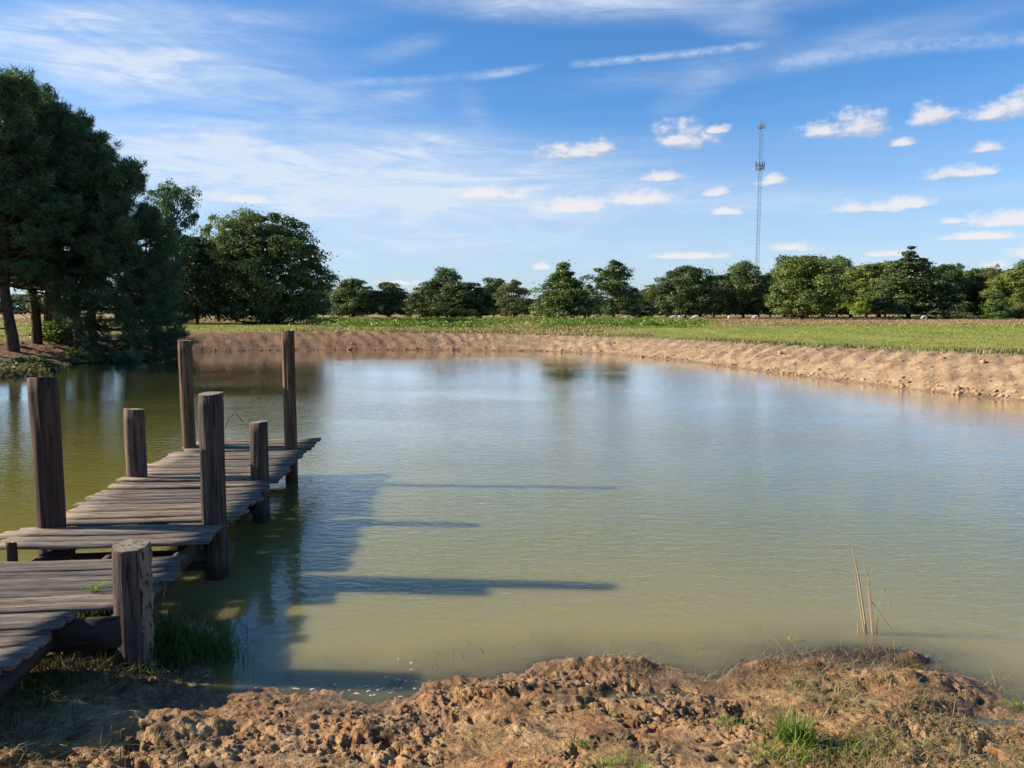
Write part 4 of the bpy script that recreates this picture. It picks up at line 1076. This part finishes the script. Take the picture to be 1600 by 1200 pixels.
# ---------------------------------------------------------------- radio mast
def mast():
    Y = 400.0; x, _, zt = at(1189.5, 187, Y); zb = 1.0
    H = zt - zb; wm = 1.6
    M_mast = plain('hazed_steel', (.15, .18, .23), .6, .4)  # bluish distance haze is mixed into the steel colour
    root = link('radio_mast', None, label='tall thin lattice radio mast with antenna platforms behind the trees', cat='radio mast', loc=(x, Y, zb))
    cor = [(wm / math.sqrt(3) * math.cos(a), wm / math.sqrt(3) * math.sin(a)) for a in (R(90), R(210), R(330))]
    for c_ in cor:
        v, f = tube([(c_[0], c_[1], 0), (c_[0], c_[1], H * .5), (c_[0], c_[1], H)], [.065] * 3, 5); link('leg', new_mesh('leg', v, f, True, None, [M_mast]), root)
    parts = []; n = 52; dz = H / n
    for i in range(n):
        for k in range(3):
            a, b = cor[k], cor[(k + 1) % 3]
            parts.append(tube([(*a, i * dz), (*b, i * dz)], [.038, .038], 4))
            s, e = (a, b) if i % 2 else (b, a)
            parts.append(tube([(*s, i * dz), (*e, (i + 1) * dz)], [.038, .038], 4))
    v, f = join(parts); o = link('lattice_bracing', new_mesh('lattice_bracing', v, f, False, None, [M_mast]), root); o['kind'] = 'stuff'
    def platform(v0, w_, panels, name):
        z = at(1188, v0, Y)[2] - zb; ps = []
        ring = [(w_ * math.cos(a), w_ * math.sin(a), z) for a in np.linspace(0, 2 * math.pi, 13)]
        ps.append(tube(ring, [.10] * 13, 4)); ps.append(tube([(p, q, r_ - .9) for p, q, r_ in ring], [.08] * 13, 4))
        for a in np.linspace(0, 2 * math.pi, 6, endpoint=False):
            ps.append(tube([(0, 0, z - 1.5), (w_ * math.cos(a), w_ * math.sin(a), z)], [.08, .08], 4))
        v, f = join(ps); pl = link(name, new_mesh(name, v, f, False, None, [M_mast]), root)
        for a in np.linspace(0, 2 * math.pi, panels, endpoint=False):
            v, f = tube([(w_ * math.cos(a), w_ * math.sin(a), z - 1.1), (w_ * math.cos(a), w_ * math.sin(a), z + 1.2)], [.20, .20], 6)
            link('antenna', new_mesh('antenna', v, f, False, None, [M_mast]), pl)
    platform(262, 2.1, 6, 'lower_platform'); platform(256, 2.3, 9, 'antenna_platform'); platform(197, 1.9, 3, 'upper_platform')
    v, f = tube([(0, 0, H), (0, 0, H + 1.0)], [.06, .03], 5); link('tip', new_mesh('tip', v, f, False, None, [M_mast]), root)
mast()

# ---------------------------------------------------------------- cattle
def cow_mesh(graze):
    J = [(-.75, 0, 1.22, .30), (-.35, 0, 1.18, .37), (.15, 0, 1.16, .38), (.60, 0, 1.22, .31)]
    if graze: J += [(.95, 0, 1.02, .19), (1.20, 0, .55, .14), (1.32, 0, .25, .13), (1.42, 0, .10, .09)]
    else: J += [(.92, 0, 1.40, .19), (1.15, 0, 1.62, .16), (1.38, 0, 1.58, .14), (1.60, 0, 1.46, .09)]
    E = [(i, i + 1) for i in range(7)]
    for (b, lx) in ((0, -.70), (3, .55)):
        for sy in (-.20, .20):
            k = len(J)
            J += [(lx, sy, .86, .15), (lx + (-.06 if b == 0 else .02), sy, .46, .085), (lx + (.0 if b == 0 else 0), sy, .06, .06)]
            E += [(b, k), (k, k + 1), (k + 1, k + 2)]
    k = len(J); J += [(-1.02, 0, 1.22, .05), (-1.08, 0, .72, .035)]; E += [(0, k), (k, k + 1)]
    h6 = 6 if not graze else 5
    for sy in (-1, 1):
        k = len(J); p = J[h6]; J.append((p[0] - .06, sy * .24, p[2] + .05, .045)); E.append((h6, k))
    me = bpy.data.meshes.new('cow'); me.from_pydata([j[:3] for j in J], E, [])
    o = bpy.data.objects.new('cow_skin', me); COL.objects.link(o)
    m = o.modifiers.new('skin', 'SKIN'); o.modifiers.new('sub', 'SUBSURF').levels = 1
    if not me.skin_vertices: bpy.context.view_layer.update()
    for i, j in enumerate(J): me.skin_vertices[0].data[i].radius = (j[3], j[3])
    me.skin_vertices[0].data[1].use_root = True
    dg = bpy.context.evaluated_depsgraph_get()
    res = bpy.data.meshes.new_from_object(o.evaluated_get(dg))
    bpy.data.objects.remove(o); return res
COWS = [cow_mesh(True), cow_mesh(False)]
HIDE = {'cream': plain('cream_hide', (.80, .72, .58)), 'white': plain('white_hide', (.72, .70, .66)), 'black': plain('black_hide', (.02, .018, .016)), 'red': plain('brown_hide', (.22, .10, .05))}
for (u, Y, yaw, g_, hide, lb) in [(1140, 112, 0, 1, 'cream', 'cream cow in the open left of the bright spreading tree'), (1179, 120, 3.1, 1, 'white', 'white cow grazing just left of the bright spreading tree'),
        (1240, 116, 3.0, 1, 'black', 'black cow in the shade under the bright spreading tree'), (1247, 114, .3, 0, 'black', 'black cow with raised head under the bright spreading tree'), (1255, 118, .1, 1, 'white', 'white faced cow right beside the black pair'),
        (1442, 112, 3.3, 1, 'white', 'pale cow below the tallest conifer'), (1508, 118, .1, 1, 'cream', 'yellowish cow between the two small cedars'), (1569, 114, .2, 0, 'cream', 'cream cow nearest the right edge'),
        (981, 112, .1, 1, 'white', 'grey white cow under the poplar like tree'), (1052, 117, 3.2, 1, 'white', 'grey white cow, left of the shaded trio'), (1063, 115, .2, 0, 'white', 'grey white cow standing in the middle of the shaded trio'), (1086, 116, 3.0, 1, 'white', 'grey white cow, right of the shaded trio')]:
    me = COWS[1 - g_].copy(); me.materials.clear(); me.materials.append(HIDE[hide])
    x = (u - 800) / F * Y
    o = link('cow', me, label=lb, cat='cow', group='cattle grazing along the tree line', loc=(x, Y, ground_z(x, Y)))
    o.rotation_euler = (0, 0, yaw); o.scale = (.42, .42, .42)

# fence posts glimpsed at the back of the field
M_fp = plain('fence_post', (.13, .10, .08), .9)
for (u, Y, lb) in [(521, 120, 'thin dark fence post right of the huge oak'), (268, 72, 'left fence post seen under the pine boughs'), (262, 74, 'second fence post seen under the pine boughs')]:
    x = (u - 800) / F * Y
    v, f = tube([(0, 0, -.2), (.01, 0, .7), (0, 0, 1.35), (0, 0, 1.37)], [.09, .085, .08, .01], 7)
    link('fence_post', new_mesh('fence_post', v, f, True, None, [M_fp]), label=lb, cat='fence post', group='fence posts at the back of the field', loc=(x, Y, ground_z(x, Y)))
